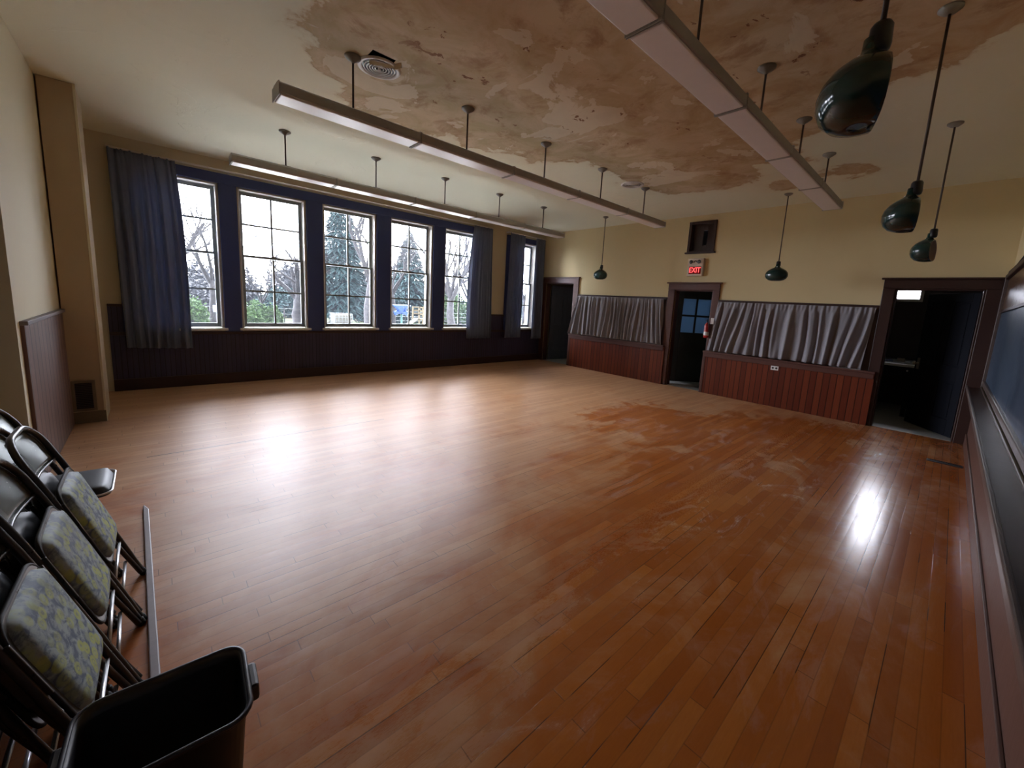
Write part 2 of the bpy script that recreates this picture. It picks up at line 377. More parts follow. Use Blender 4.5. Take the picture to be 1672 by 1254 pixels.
# ------------------------------------------------------------------ mesh helpers
class MB:
    def __init__(s): s.bm = bmesh.new(); s.mats = []; s.ci = 0
    def use(s, m):
        if m not in s.mats: s.mats.append(m)
        s.ci = s.mats.index(m); return s
    def face(s, vs, smooth=False):
        try: f = s.bm.faces.new(vs)
        except ValueError: return None
        f.material_index = s.ci; f.smooth = smooth; return f
    def box(s, x0, x1, y0, y1, z0, z1, mtx=None):
        c = [(x0, y0, z0), (x1, y0, z0), (x1, y1, z0), (x0, y1, z0), (x0, y0, z1), (x1, y0, z1), (x1, y1, z1), (x0, y1, z1)]
        v = [s.bm.verts.new(mtx @ Vector(p) if mtx else p) for p in c]
        for q in ((0, 3, 2, 1), (4, 5, 6, 7), (0, 1, 5, 4), (1, 2, 6, 5), (2, 3, 7, 6), (3, 0, 4, 7)): s.face([v[i] for i in q])
        return s
    def tube(s, pts, r, n=8, caps=True, closed=False):
        pts = [Vector(p) for p in pts]; rr = r if isinstance(r, (list, tuple)) else [r]*len(pts)
        rings = []; up = None; N = len(pts)
        for i, p in enumerate(pts):
            if closed: d = pts[(i+1) % N]-pts[i-1]
            else: d = pts[min(i+1, N-1)]-pts[max(i-1, 0)]
            if d.length < 1e-9: d = Vector((0, 0, 1))
            d.normalize()
            if up is None:
                up = Vector((0, 0, 1)) if abs(d.z) < .9 else Vector((1, 0, 0))
            a = d.cross(up)
            if a.length < 1e-4: a = d.cross(Vector((0, 1, 0)))
            a.normalize(); b = d.cross(a).normalized(); up = -b if False else (a.cross(d)).normalized()
            rings.append([s.bm.verts.new(p + a*math.cos(2*PI*k/n)*rr[i] + b*math.sin(2*PI*k/n)*rr[i]) for k in range(n)])
        for i in range(N-1+(1 if closed else 0)):
            A, B = rings[i], rings[(i+1) % N]
            for k in range(n): s.face([A[k], A[(k+1) % n], B[(k+1) % n], B[k]], True)
        if caps and not closed: s.face(rings[0][::-1]); s.face(rings[-1])
        return s
    def lathe(s, prof, c=(0, 0, 0), n=28, axis='z', sx=1, sy=1, cap=True):
        rings = []
        for r, h in prof:
            ring = []
            for k in range(n):
                a = 2*PI*k/n; x, y = r*math.cos(a)*sx, r*math.sin(a)*sy
                p = {'z': (x, y, h), 'x': (h, x, y), 'y': (x, h, y)}[axis]
                ring.append(s.bm.verts.new((p[0]+c[0], p[1]+c[1], p[2]+c[2])))
            rings.append(ring)
        for A, B in zip(rings, rings[1:]):
            for k in range(n): s.face([A[k], A[(k+1) % n], B[(k+1) % n], B[k]], True)
        if cap: s.face(rings[0][::-1]); s.face(rings[-1])
        return s
    def prism(s, poly, z0, z1, mtx=None):
        mt = mtx or Matrix()
        a = [s.bm.verts.new(mt @ Vector((x, y, z0))) for x, y in poly]; b = [s.bm.verts.new(mt @ Vector((x, y, z1))) for x, y in poly]
        s.face(a[::-1]); s.face(b); n = len(poly)
        for i in range(n): s.face([a[i], a[(i+1) % n], b[(i+1) % n], b[i]])
        return s
    def grid(s, fn, nu, nv, smooth=True, closed_u=False):
        V = [[s.bm.verts.new(fn(i/nu, j/nv)) for j in range(nv+1)] for i in range(nu if closed_u else nu+1)]
        L = len(V)
        for i in range(nu):
            for j in range(nv): s.face([V[i][j], V[(i+1) % L][j], V[(i+1) % L][j+1], V[i][j+1]], smooth)
        return V
    def build(s, name, mat=None, parent=None, bevel=0, solid=0, kind=None, seg=2, fixn=True):
        if fixn: bmesh.ops.recalc_face_normals(s.bm, faces=s.bm.faces)
        me = bpy.data.meshes.new(name); s.bm.to_mesh(me); s.bm.free()
        if mat is not None: me.materials.append(M[mat] if isinstance(mat, str) else mat)
        else:
            for m in s.mats: me.materials.append(M[m])
        o = bpy.data.objects.new(name, me); COL.objects.link(o)
        if parent: o.parent = parent
        if kind: o['kind'] = kind
        if solid:
            md = o.modifiers.new('Solidify', 'SOLIDIFY'); md.thickness = solid; md.offset = 0
        if bevel:
            md = o.modifiers.new('Bevel', 'BEVEL'); md.width = bevel; md.segments = seg; md.limit_method = 'ANGLE'; md.angle_limit = .7
        return o

def tag(o, label=None, cat=None, group=None, kind=None):
    if label: o['label'] = label
    if cat: o['category'] = cat
    if group: o['group'] = group
    if kind: o['kind'] = kind
    return o
def thing(name, label, cat, loc=(0, 0, 0), rot=(0, 0, 0), group=None):
    o = bpy.data.objects.new(name, None); COL.objects.link(o); o.location = loc; o.rotation_euler = rot
    o.empty_display_size = .1
    return tag(o, label, cat, group)
def struct_empty(name, loc=(0, 0, 0)):
    o = bpy.data.objects.new(name, None); COL.objects.link(o); o.location = loc; o['kind'] = 'structure'; return o
def dup(root, loc, rot=None, label=None):
    r = root.copy(); COL.objects.link(r); r.location = loc
    if rot: r.rotation_euler = rot
    if label: r['label'] = label
    for ch in list(root.children):
        c = ch.copy(); COL.objects.link(c); c.parent = r
        for g in list(ch.children):
            d = g.copy(); COL.objects.link(d); d.parent = c
    return r

def wall(name, mat, axis, p0, p1, a0, a1, z0, z1, holes):
    """solid wall with rectangular holes. axis 'x': wall runs along x, thickness p0..p1 in y; axis 'y': the other way"""
    mb = MB()
    As = sorted({a0, a1, *[h[0] for h in holes], *[h[1] for h in holes]}); Zs = sorted({z0, z1, *[h[2] for h in holes], *[h[3] for h in holes]})
    solid = lambda i, j: 0 <= i < len(As)-1 and 0 <= j < len(Zs)-1 and not any(h[0] <= (As[i]+As[i+1])/2 <= h[1] and h[2] <= (Zs[j]+Zs[j+1])/2 <= h[3] for h in holes)
    P = lambda a, p, z: (a, p, z) if axis == 'x' else (p, a, z)
    def q(pts): mb.face([mb.bm.verts.new(P(*t)) for t in pts])
    for i in range(len(As)-1):
        for j in range(len(Zs)-1):
            if not solid(i, j): continue
            A, B, C, D = As[i], As[i+1], Zs[j], Zs[j+1]
            q([(A, p0, C), (B, p0, C), (B, p0, D), (A, p0, D)]); q([(A, p1, C), (A, p1, D), (B, p1, D), (B, p1, C)])
            if not solid(i-1, j): q([(A, p0, C), (A, p0, D), (A, p1, D), (A, p1, C)])
            if not solid(i+1, j): q([(B, p0, C), (B, p1, C), (B, p1, D), (B, p0, D)])
            if not solid(i, j-1): q([(A, p0, C), (A, p1, C), (B, p1, C), (B, p0, C)])
            if not solid(i, j+1): q([(A, p0, D), (B, p0, D), (B, p1, D), (A, p1, D)])
    bmesh.ops.remove_doubles(mb.bm, verts=mb.bm.verts, dist=1e-5)
    return mb.build(name, mat, kind='structure')

# ------------------------------------------------------------------ the shell
YE = 10.2     # rear wall of the rooms behind the partition
MB().box(XW-.25, XR+.2, -1.5, YF+.02, -.12, 0).build('floor', 'floor', kind='structure')
MB().box(XW-.25, XR+1.4, YF+.02, YE+.15, -.12, 0.003).build('floor_back_rooms', 'tile', kind='structure')

# ceiling: a fine grid that carries the outline of the peeled area
POLY1 = [(-2.3, .3), (-2.91, .78), (-3.33, .89), (-3.39, 1.01), (-3.43, 1.11), (-3.67, 1.05), (-3.81, 1.09), (-3.93, 1.21), (-3.96, 1.38), (-4.14, 1.49), (-4.57, 1.71), (-4.59, 1.88), (-4.35, 1.98), (-4.49, 2.22), (-4.36, 2.42), (-4.14, 2.44), (-4.26, 2.85), (-4.01, 3.21), (-3.85, 3.36), (-3.97, 3.68), (-3.6, 3.97), (-3.44, 4.46), (-3.42, 4.78), (-3.54, 5.11), (-3.38, 5.51), (-3.41, 5.93), (-3.22, 6.15), (-2.85, 6.19), (-2.58, 6.19), (-2.0, 5.98), (-1.94, 5.44), (-1.42, 5.63), (-1.6, 4.88), (-1.47, 5.09), (-1.37, 4.87), (-1.14, 4.78), (-.86, 4.4), (-.69, 4.13), (-.54, 4.12), (-.27, 4.1), (.02, 3.88), (.3, 3.3), (.2, .3)]
POLY2 = [(-2.0, 6.31), (-1.68, 6.22), (-1.29, 6.07), (-1.1, 5.88), (-.87, 6.2), (-.98, 6.5), (-1.11, 6.63), (-1.39, 6.43), (-1.71, 6.69), (-2.05, 6.68)]
HOLE = [(-3.37, 1.33), (-3.28, 1.33), (-3.23, 1.41), (-3.23, 1.50), (-3.29, 1.52), (-3.33, 1.44)]
def sdist(p, poly):
    x, y = p; ins = False; best = 9e9; n = len(poly)
    for i in range(n):
        x1, y1 = poly[i]; x2, y2 = poly[(i+1) % n]
        if (y1 > y) != (y2 > y) and x < (x2-x1)*(y-y1)/(y2-y1)+x1: ins = not ins
        dx, dy = x2-x1, y2-y1; t = max(0, min(1, ((x-x1)*dx+(y-y1)*dy)/(dx*dx+dy*dy)))
        best = min(best, math.hypot(x-x1-t*dx, y-y1-t*dy))
    return best if ins else -best
def make_ceiling():
    x0, x1, y0, y1 = XW-.1, XR+.1, -1.5, YF+.05; s = .06
    nx, ny = int((x1-x0)/s), int((y1-y0)/s)
    bm = bmesh.new(); V = []; val = []
    for i in range(nx+1):
        row = []
        for j in range(ny+1):
            x, y = x0+(x1-x0)*i/nx, y0+(y1-y0)*j/ny
            zz = ZC
            row.append(bm.verts.new((x, y, zz)))
            val.append(max(-2, min(2, max(sdist((x, y), POLY1), sdist((x, y), POLY2)-.06))))
        V.append(row)
    for i in range(nx):
        for j in range(ny):
            c = (V[i][j].co+V[i+1][j+1].co)/2
            if sdist((c.x, c.y), HOLE) > 0: continue
            f = bm.faces.new([V[i][j], V[i][j+1], V[i+1][j+1], V[i+1][j]]); f.smooth = True
    me = bpy.data.meshes.new('ceiling'); bm.to_mesh(me); bm.free()
    at = me.attributes.new('stain', 'FLOAT', 'POINT'); at.data.foreach_set('value', val)
    me.materials.append(M['ceil']); o = bpy.data.objects.new('ceiling', me); COL.objects.link(o); o['kind'] = 'structure'
    c = MB().box(x0, x1, y0, y1, ZC+.18, ZC+.25).build('ceiling_void', 'dark_in', o)
    mb = MB()
    mb.box(-3.6, -3.58, 1.1, 1.7, ZC+.001, ZC+.18); mb.box(-3.1, -3.08, 1.1, 1.7, ZC+.001, ZC+.18)
    mb.box(-3.58, -3.1, 1.1, 1.12, ZC+.001, ZC+.18); mb.box(-3.58, -3.1, 1.68, 1.7, ZC+.001, ZC+.18)
    mb.build('joist', 'dark_in', o)
    # torn plaster edge hanging by the hole
    mb = MB(); pts = [(-3.38, 1.35), (-3.34, 1.44), (-3.30, 1.52), (-3.25, 1.55)]
    for (a, b), (c_, d) in zip(pts, pts[1:]):
        mb.face([mb.bm.verts.new(p) for p in ((a, b, ZC-.001), (c_, d, ZC-.001), (c_-.02, d+.02, ZC-.018), (a-.03, b+.015, ZC-.025))])
    mb.build('torn_plaster', 'wall_left', o, solid=.006)
make_ceiling()
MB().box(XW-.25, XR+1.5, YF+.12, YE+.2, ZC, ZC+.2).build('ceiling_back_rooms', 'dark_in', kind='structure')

# window wall
wall('wall_left', 'wall_win', 'y', XW-.28, XW, -1.6, YE+.2, -.9, ZC+.3, [(a, b, WZ0-.04, WZ1) for a, b in WINS])
# far partition
FO = [(-7.44, -6.50, 0, 2.05), (-6.30, -4.06, .80, 1.72), (-3.87, -3.13, 0, 1.92), (-2.99, -.80, .80, 1.70), (-.64, .20, 0, 1.99), (-3.69, -3.24, 2.63, 3.16)]
wall('wall_back', 'wall_far', 'x', YF, YF+.14, XW, XR+.15, 0, ZC+.1, FO)
# right wall
wall('wall_right', 'wall_far', 'y', XR, XR+.15, -1.6, YF, 0, ZC+.1, [])
# near wall beside the camera, with the recessed doorway
wall('wall_front', 'wall_left', 'x', YB-.18, YB, XW, XR+.1, 0, ZC+.1, [(-4.22, -3.25, 0, 2.1)])
wall('wall_hallway', 'dark_in', 'x', -1.5, -1.4, -5, -2.5, 0, ZC, [])
# back-room walls
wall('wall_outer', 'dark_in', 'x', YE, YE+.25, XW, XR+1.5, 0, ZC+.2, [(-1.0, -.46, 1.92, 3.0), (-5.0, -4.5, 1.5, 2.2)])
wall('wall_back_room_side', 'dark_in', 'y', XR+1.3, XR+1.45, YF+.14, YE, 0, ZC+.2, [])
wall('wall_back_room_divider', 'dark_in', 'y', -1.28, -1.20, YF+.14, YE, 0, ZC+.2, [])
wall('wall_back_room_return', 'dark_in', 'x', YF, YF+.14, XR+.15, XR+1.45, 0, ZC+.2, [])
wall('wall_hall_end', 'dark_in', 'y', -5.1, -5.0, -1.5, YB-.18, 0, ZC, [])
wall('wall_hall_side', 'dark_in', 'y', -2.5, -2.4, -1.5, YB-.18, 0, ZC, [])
MB().box(-5.1, -2.4, -1.5, YB-.18, 2.5, 2.6).build('ceiling_hallway', 'dark_in', kind='structure')

# ---- window-wall joinery
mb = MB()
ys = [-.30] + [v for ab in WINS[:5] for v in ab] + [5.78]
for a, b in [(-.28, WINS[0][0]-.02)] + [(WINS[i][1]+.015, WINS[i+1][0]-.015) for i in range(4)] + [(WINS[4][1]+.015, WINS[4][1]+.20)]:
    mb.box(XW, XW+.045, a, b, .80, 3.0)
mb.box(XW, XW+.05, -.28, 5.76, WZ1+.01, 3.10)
mb.build('trim_1', 'flare_navy', kind='structure', bevel=.006)
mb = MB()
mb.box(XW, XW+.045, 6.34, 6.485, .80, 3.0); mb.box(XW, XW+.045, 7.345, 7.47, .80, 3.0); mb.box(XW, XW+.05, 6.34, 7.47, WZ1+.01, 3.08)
mb.build('trim_2', 'flare_navy', kind='structure', bevel=.006)
mb = MB(); mb.box(XW, XW+.022, -.42, YF, 0, .80)
mb.box(XW, XW+.022, -.42, -.28, .80, 1.15); mb.box(XW, XW+.022, 5.76, 6.34, .80, 1.15); mb.box(XW, XW+.022, 7.47, YF, .80, 1.15)
mb.build('trim_3', 'bead_win', kind='structure')
mb = MB(); mb.box(XW, XW+.04, -.42, YF, .76, .805); mb.box(XW, XW+.04, -.42, -.28, 1.14, 1.175); mb.box(XW, XW+.04, 5.76, 6.34, 1.14, 1.175)
mb.build('trim_4', 'dark_wood', kind='structure', bevel=.005)
mb = MB(); mb.box(XW+.02, XW+.045, -.42, YF, 0, .16)
mb.build('baseboard_left', 'dark_wood', kind='structure', bevel=.005)

def make_window(i, a, b):
    root = struct_empty('window_%d' % (i+1), (XW, (a+b)/2, WZ0))
    H = (b-a)/2; h = WZ1-WZ0
    # jamb box in the reveal
    mb = MB(); mb.box(-.2, .01, -H, -H+.018, 0, h); mb.box(-.2, .01, H-.018, H, 0, h); mb.box(-.2, .01, -H, H, h-.018, h)
    mb.build('window_frame', 'jamb', root, bevel=.003)
    mb = MB(); mb.box(-.26, .075, -H-.05, H+.05, -.042, -.005); mb.build('window_sill', 'jamb', root, bevel=.006)
    mid = h*.53
    def sash(name, z0, z1, x):
        mb = MB(); e = .045; A = H-.02
        mb.box(x, x+.035, -A, -A+e, z0, z1); mb.box(x, x+.035, A-e, A, z0, z1)
        mb.box(x, x+.035, -A+e, A-e, z1-(.035 if name == 'lower_sash' else .05), z1); mb.box(x, x+.035, -A+e, A-e, z0, z0+(.065 if name == 'lower_sash' else .035))
        o = mb.build(name, 'sash', root, bevel=.003)
        zc = (z0+z1)/2+.01
        mb = MB(); mb.box(x+.004, x+.031, -.013, .013, z0+.05, z1-.04); mb.box(x+.004, x+.031, -A+e, A-e, zc-.013, zc+.013)
        mb.build('muntin', 'sash', o)
        mb = MB(); mb.box(x+.015, x+.018, -A+e-.005, A-e+.005, z0+.03, z1-.03); mb.build('pane', 'glass', o)
    sash('upper_sash', mid-.015, h-.018, -.16)
    sash('lower_sash', 0, mid+.02, -.115)
    mb = MB(); mb.box(-.09, -.075, -.03, .03, mid+.02, mid+.032); mb.lathe([(.012, mid+.032), (.012, mid+.045)], (-.083, 0, 0), 10); mb.build('sash_lock', 'brass', root)
for i, (a, b) in enumerate(WINS): make_window(i, a, b)

# back-room windows
def small_window(n, x0, x1, z0, z1):
    root = struct_empty('window_%d' % n, ((x0+x1)/2, YE, z0)); W = (x1-x0)/2; h = z1-z0
    mb = MB(); e = .05
    mb.box(-W, -W+e, .05, .12, 0, h); mb.box(W-e, W, .05, .12, 0, h); mb.box(-W+e, W-e, .05, .12, 0, e); mb.box(-W+e, W-e, .05, .12, h-e, h)
    mb.box(-W+e, W-e, .07, .10, h*.5-.015, h*.5+.015); mb.build('window_frame', 'jamb', root)
    MB().box(-W+e, W-e, .083, .087, e, h-e).build('pane', 'glass', root)
small_window(7, -1.0, -.46, 1.92, 3.0); small_window(8, -5.0, -4.5, 1.5, 2.2)

# ---- far-wall joinery
def casing(n, x0, x1, ztop, mat, wl=.14, wr=.14):
    mb = MB()
    mb.box(x0-wl, x0, YF-.03, YF, 0, ztop); mb.box(x1, x1+wr, YF-.03, YF, 0, ztop)
    mb.box(x0-wl, x1+wr, YF-.035, YF, ztop, ztop+.12); mb.box(x0-wl-.03, x1+wr+.03, YF-.06, YF, ztop+.12, ztop+.145)
    mb.box(x0, x0+.02, YF, YF+.14, 0, ztop); mb.box(x1-.02, x1, YF, YF+.14, 0, ztop); mb.box(x0, x1, YF, YF+.14, ztop-.02, ztop)
    return mb.build('trim_%d' % n, mat, kind='structure', bevel=.006)
casing(5, -7.44, -6.50, 2.04, 'red_wood', .14, .16)
casing(6, -3.87, -3.13, 1.92, 'red_wood', .14, .12)
casing(7, -.64, .20, 1.99, 'dark_wood', .13, .15)
# wainscot of the counters
mb = MB(); mb.box(-6.50, -3.95, YF-.055, YF, 0, .76); mb.box(-3.15, -.68, YF-.055, YF, 0, .76); mb.build('trim_8', 'bead_far', kind='structure')
mb = MB()
for x0, x1 in ((-6.52, -3.96), (-3.16, -.68)):
    mb.box(x0, x1, YF-.085, YF+.12, .765, .80); mb.box(x0+.01, x1-.01, YF-.07, YF-.055, .69, .765)
    mb.box(x0, x0+.055, YF-.062, YF-.05, 0, .765)
mb.build('trim_9', 'red_wood', kind='structure', bevel=.006)
mb = MB(); mb.box(-6.33, -4.02, YF-.03, YF, 1.72, 1.77); mb.box(-3.01, -.77, YF-.03, YF, 1.70, 1.75)
mb.box(-4.06, -4.01, YF-.02, YF, .80, 1.72); mb.box(-.86, -.77, YF-.02, YF, .80, 1.70)
mb.build('trim_10', 'dark_wood', kind='structure', bevel=.005)

# ---- doors
def door_leaf(n, hinge, ang, wd, ht, mat, kind, z0=.015):
    """leaf starts at hinge and runs along direction ang"""
    root = struct_empty('door_%d' % n, (*hinge, z0)); root.rotation_euler = (0, 0, ang)
    if kind == 'panel':
        mb = MB(); T = .02
        st = .11; cols = [(st, wd/2-.05), (wd/2+.05, wd-st)]; rows = [(.22, .74), (.95, ht-.12)]
        mb.box(0, st, -T, T, 0, ht); mb.box(wd-st, wd, -T, T, 0, ht); mb.box(wd/2-.05, wd/2+.05, -T, T, .2, ht-.1)
        mb.box(st, wd-st, -T, T, 0, .22); mb.box(st, wd-st, -T, T, .74, .95); mb.box(st, wd-st, -T, T, ht-.12, ht)
        mb.build('leaf_frame', mat, root, bevel=.004)
        for a, b in cols:
            for c, d in rows:
                p = MB().box(a, b, -.008, .008, c, d).box(a+.03, b-.03, -.014, .014, c+.03, d-.03)
                p.build('door_panel', mat, root, bevel=.004)
    elif kind == 'glazed':
        mb = MB(); T = .02; a, b, c, d = .12, wd-.14, 1.03, 1.72
        mb.box(0, a, -T, T, 0, ht); mb.box(b, wd, -T, T, 0, ht); mb.box(a, b, -T, T, 0, c); mb.box(a, b, -T, T, d, ht)
        mb.box((a+b)/2-.018, (a+b)/2+.018, -T*.8, T*.8, c, d); mb.box(a, b, -T*.8, T*.8, (c+d)/2-.018, (c+d)/2+.018)
        mb.build('leaf_frame', mat, root, bevel=.004)
        mx, mz = (a+b)/2, (c+d)/2
        for q in ((a, mx-.018, c, mz-.018), (mx+.018, b, c, mz-.018), (a, mx-.018, mz+.018, d), (mx+.018, b, mz+.018, d)):
            MB().box(q[0], q[1], -.003, .003, q[2], q[3]).build('pane', 'frost', root)
    else:
        mb = MB(); mb.box(0, wd, -.02, .02, 0, ht); mb.build('leaf', mat, root, bevel=.004)
    mb = MB()
    for s in (-1, 1):
        mb.lathe([(.012, 0), (.012, s*.03), (.026, s*.04), (.03, s*.055), (.022, s*.07), (.002, s*.074)], (wd-.06, s*.02, .92), 14, 'y')
        mb.box(wd-.085, wd-.035, min(s*.02, s*.024), max(s*.02, s*.024), .83, 1.0)
    mb.build('door_handle', 'brass', root)
    return root
door_leaf(1, (-7.40, 7.82), math.radians(80), .88, 1.97, 'grey_door', 'panel')
door_leaf(2, (-3.93, 7.90), math.radians(46), .82, 1.88, 'green_door', 'glazed', .05)
door_leaf(3, (.19, 7.83), math.radians(126), .86, 1.95, 'black_door', 'panel')
r4 = door_leaf(4, (-4.20, -.80), 0, .93, 2.06, 'grey_door', 'flat')

# cut-out hatch above door 2
root = struct_empty('window_9', (-3.465, YF, 2.895))
mb = MB(); W, Hh = .225, .265
mb.box(-W-.03, -W+.02, -.03, .1, -Hh-.03, Hh+.03); mb.box(W-.02, W+.03, -.03, .1, -Hh-.03, Hh+.03)
mb.box(-W+.02, W-.02, -.03, .1, Hh-.02, Hh+.03); mb.box(-W+.02, W-.02, -.03, .1, -Hh-.03, -Hh+.02); mb.box(-W-.06, W+.06, -.05, 0, -Hh-.03, -Hh)
mb.build('window_frame', 'dark_wood', root, bevel=.005)
mb = MB(); mb.box(-W+.02, -.02, .09, .11, -Hh+.02, Hh-.02); mb.box(.06, W-.02, .09, .11, -Hh+.02, Hh-.02)
mb.box(-.02, .06, .09, .11, -Hh+.02, -.13); mb.box(-.02, .06, .09, .11, .14, Hh-.02); mb.build('boarding', 'dark_wood', root, bevel=.003)

# ---- left corner: near wall wainscot and the chase pillar
mb = MB(); mb.box(-5.98, -4.32, YB, YB+.02, 0, 1.15); mb.build('trim_11', 'bead_left', kind='structure')
mb = MB(); mb.box(-5.98, -4.31, YB, YB+.04, 1.15, 1.18); mb.build('trim_12', 'strip', kind='structure', bevel=.004)
mb = MB(); mb.box(-3.16, XR, YB, YB+.02, 0, 1.15); mb.build('trim_13', 'bead_left', kind='structure')
pil = struct_empty('trim_14', (-6.0, YB, 0))
MB().box(-.5, 0, .012, .25, 0, ZC).build('chase', 'pillar', pil, bevel=.006)
mb = MB(); mb.box(-.01, .004, .236, .256, 0, ZC); mb.build('corner_bead', 'wall_left', pil, bevel=.003)
MB().box(-.01, .012, .0, .25, 0, .12).build('plinth', 'grille_tan', pil, bevel=.003)
g = thing('wall_vent', 'brown louvred air vent low on the plaster pillar', 'vent', (-5.999, -.555, .29))
mb = MB(); mb.box(0, .012, -.085, -.06, -.16, .16); mb.box(0, .012, .06, .085, -.16, .16); mb.box(0, .012, -.06, .06, .135, .16); mb.box(0, .012, -.06, .06, -.16, -.135)
mb.build('frame', 'grille_tan', g, bevel=.002)
mb = MB()
for k in range(14):
    z = -.125+k*.0185; mb.box(.002, .010, -.06, .06, z, z+.007)
mb.build('louvres', 'grille', g)
MB().box(0, .002, -.06, .06, -.135, .135).build('backing', 'black', g)

# ---- right wall: board, tray, boarding under it
mb = MB(); mb.box(.31, XR, YB, YF-.04, 0, .74); mb.build('trim_15', 'brown_wood', kind='structure')
mb = MB(); mb.box(.295, .31, YB, YF-.04, 0, .15); mb.build('baseboard_right', 'brown_wood', kind='structure', bevel=.004)
bb = thing('blackboard', 'long blue-black slate chalkboard filling the right wall', 'blackboard', (XR-.001, 3.2, .80))
L0, L1 = -3.84, 4.33
for k in range(6):
    a = L0+(L1-L0)*k/6; b = L0+(L1-L0)*(k+1)/6
    MB().box(-.02, 0, a+.002, b-.002, .06, .90).build('slate_panel', 'slate', bb, bevel=.001)
mb = MB(); mb.box(-.035, 0, L0, L1, .90, .93); mb.build('top_moulding', 'dark_wood', bb, bevel=.004)
mb = MB(); mb.box(-.05, 0, L1, L1+.07, -.02, 1.36); mb.build('side_moulding', 'rail_wood', bb, bevel=.005)
mb = MB(); mb.box(-.045, 0, L0, L1, 0, .06); mb.build('bottom_moulding', 'rail_wood', bb, bevel=.008)
mb = MB(); mb.box(-.02, 0, L0, L1, .93, 1.30); mb.build('tack_panel', 'pinboard', bb, bevel=.002)
mb = MB(); mb.box(-.05, 0, L0, L1, 1.30, 1.36); mb.build('crown_moulding', 'dark_wood', bb, bevel=.008)
tr = thing('chalk_tray', 'worn wooden chalk tray running under the blackboard', 'chalk tray', (XR-.07, 3.2, .745))
mb = MB(); y0, y1 = L0, 4.30
mb.box(-.10, .07, y0, y1, 0, .022); mb.build('tray_board', 'rail_wood', tr, bevel=.004)
mb = MB(); mb.box(-.105, -.085, y0, y1, .0, .045); mb.build('front_lip', 'rail_wood', tr, bevel=.007, seg=3)
mb = MB(); mb.box(.015, .03, y0, y1, .02, .040); mb.build('rear_ledge', 'rail_wood', tr, bevel=.005)
cb = thing('cable', 'dark cable running along the top of the blackboard crown', 'cable', (XR-.01, 3.2, 2.2))
mb = MB(); pts = [(-.02, y*.45-2.4, -.0+.015*math.sin(y*1.3)) for y in range(0, 15)]; pts.append((-.02, 4.36, .0)); pts.append((-.02, 4.40, -.03))
mb.tube(pts, .007, 6); mb.build('insulation', 'rubber', cb)

# ------------------------------------------------------------------ curtains
def curtain(name, label, group, top, bot, n, amp, nrm, mat, seed, nu=160, nv=26, head=.06, extra=None):
    """top, bot: functions u -> point; folds of n waves deepening downwards"""
    rnd = random.Random(seed); ph = [rnd.uniform(0, 6.28) for _ in range(6)]; nrm = Vector(nrm)
    jit = [rnd.uniform(-1, 1) for _ in range(40)]
    def jn(u):
        q = u*38; i = int(q); f = q-i; f = f*f*(3-2*f); return jit[i % 40]*(1-f)+jit[(i+1) % 40]*f
    def fn(u, v):
        p = top(u).lerp(bot(u), v)
        if extra: p = p + extra(u, v)
        wv = u + .022*math.sin(7*u+ph[0]+1.5*v) + .012*math.sin(17*u+ph[1]-2*v)
        a = amp*(.35+.65*min(1, v*2.2+.05))
        f = math.sin(2*PI*n*wv)*.62 + .3*math.sin(2*PI*n*.53*wv+ph[2]+v*1.3) + .30*math.sin(2*PI*n*1.7*wv+ph[3])*(1-v*.5) + .35*jn(min(.999, u))*v
        if v < head: f = f*.5+.25*math.sin(2*PI*n*2.3*u)
        off = nrm*(a*f)
        return p + off
    root = thing(name, label, 'curtain', top(.5))
    mb = MB(); mb.grid(fn, nu, nv)
    o = mb.build('cloth', mat, None, solid=.004, fixn=False)
    o.parent = root; o.matrix_parent_inverse = Matrix.Translation(-top(.5))
    root['group'] = group
    return root, o
V = Vector
def ex1(u, v):  # free edge swings in at mid height, flares to the hem
    return V((.05*math.sin(PI*v)*u, .0, 0)) + V((0, u*(.03*math.sin(PI*v*1.2) + .05*v*v), 0))
GW = 'long curtains on the window wall'
def rod_for(root, y0, y1, z):
    mb = MB(); mb.tube([(0, y0, z), (0, y1, z)], .011, 8); return mb
c1, o1 = curtain('curtain', 'wide slate-blue curtain at the left end of the window row, beside the pillar', GW,
    lambda u: V((XW+.10, -.29+.64*u, 3.13)), lambda u: V((XW+.12, -.26+.64*u, .60-.03*u)), 7, .06, (1, 0, 0), 'curtain_blue', 3, extra=ex1)
c2, o2 = curtain('curtain', 'slate-blue curtain over the right edge of the fifth window', GW,
    lambda u: V((XW+.10, 5.33+.52*u, 3.13)), lambda u: V((XW+.12, 5.22+.66*u, .62)), 6, .05, (1, 0, 0), 'curtain_blue', 5, extra=lambda u, v: V((0, -(1-u)*.05*math.sin(PI*v), 0)))
c3, o3 = curtain('curtain', 'slate-blue curtain on the left side of the lone narrow window', GW,
    lambda u: V((XW+.10, 6.38+.48*u, 3.13)), lambda u: V((XW+.12, 6.30+.54*u, .62)), 5, .05, (1, 0, 0), 'curtain_blue', 8)
c4, o4 = curtain('curtain', 'narrow slate-blue curtain in the corner right of the lone window', GW,
    lambda u: V((XW+.10, 7.24+.33*u, 3.13)), lambda u: V((XW+.12, 7.22+.38*u, .58)), 5, .035, (1, 0, 0), 'curtain_blue', 11)
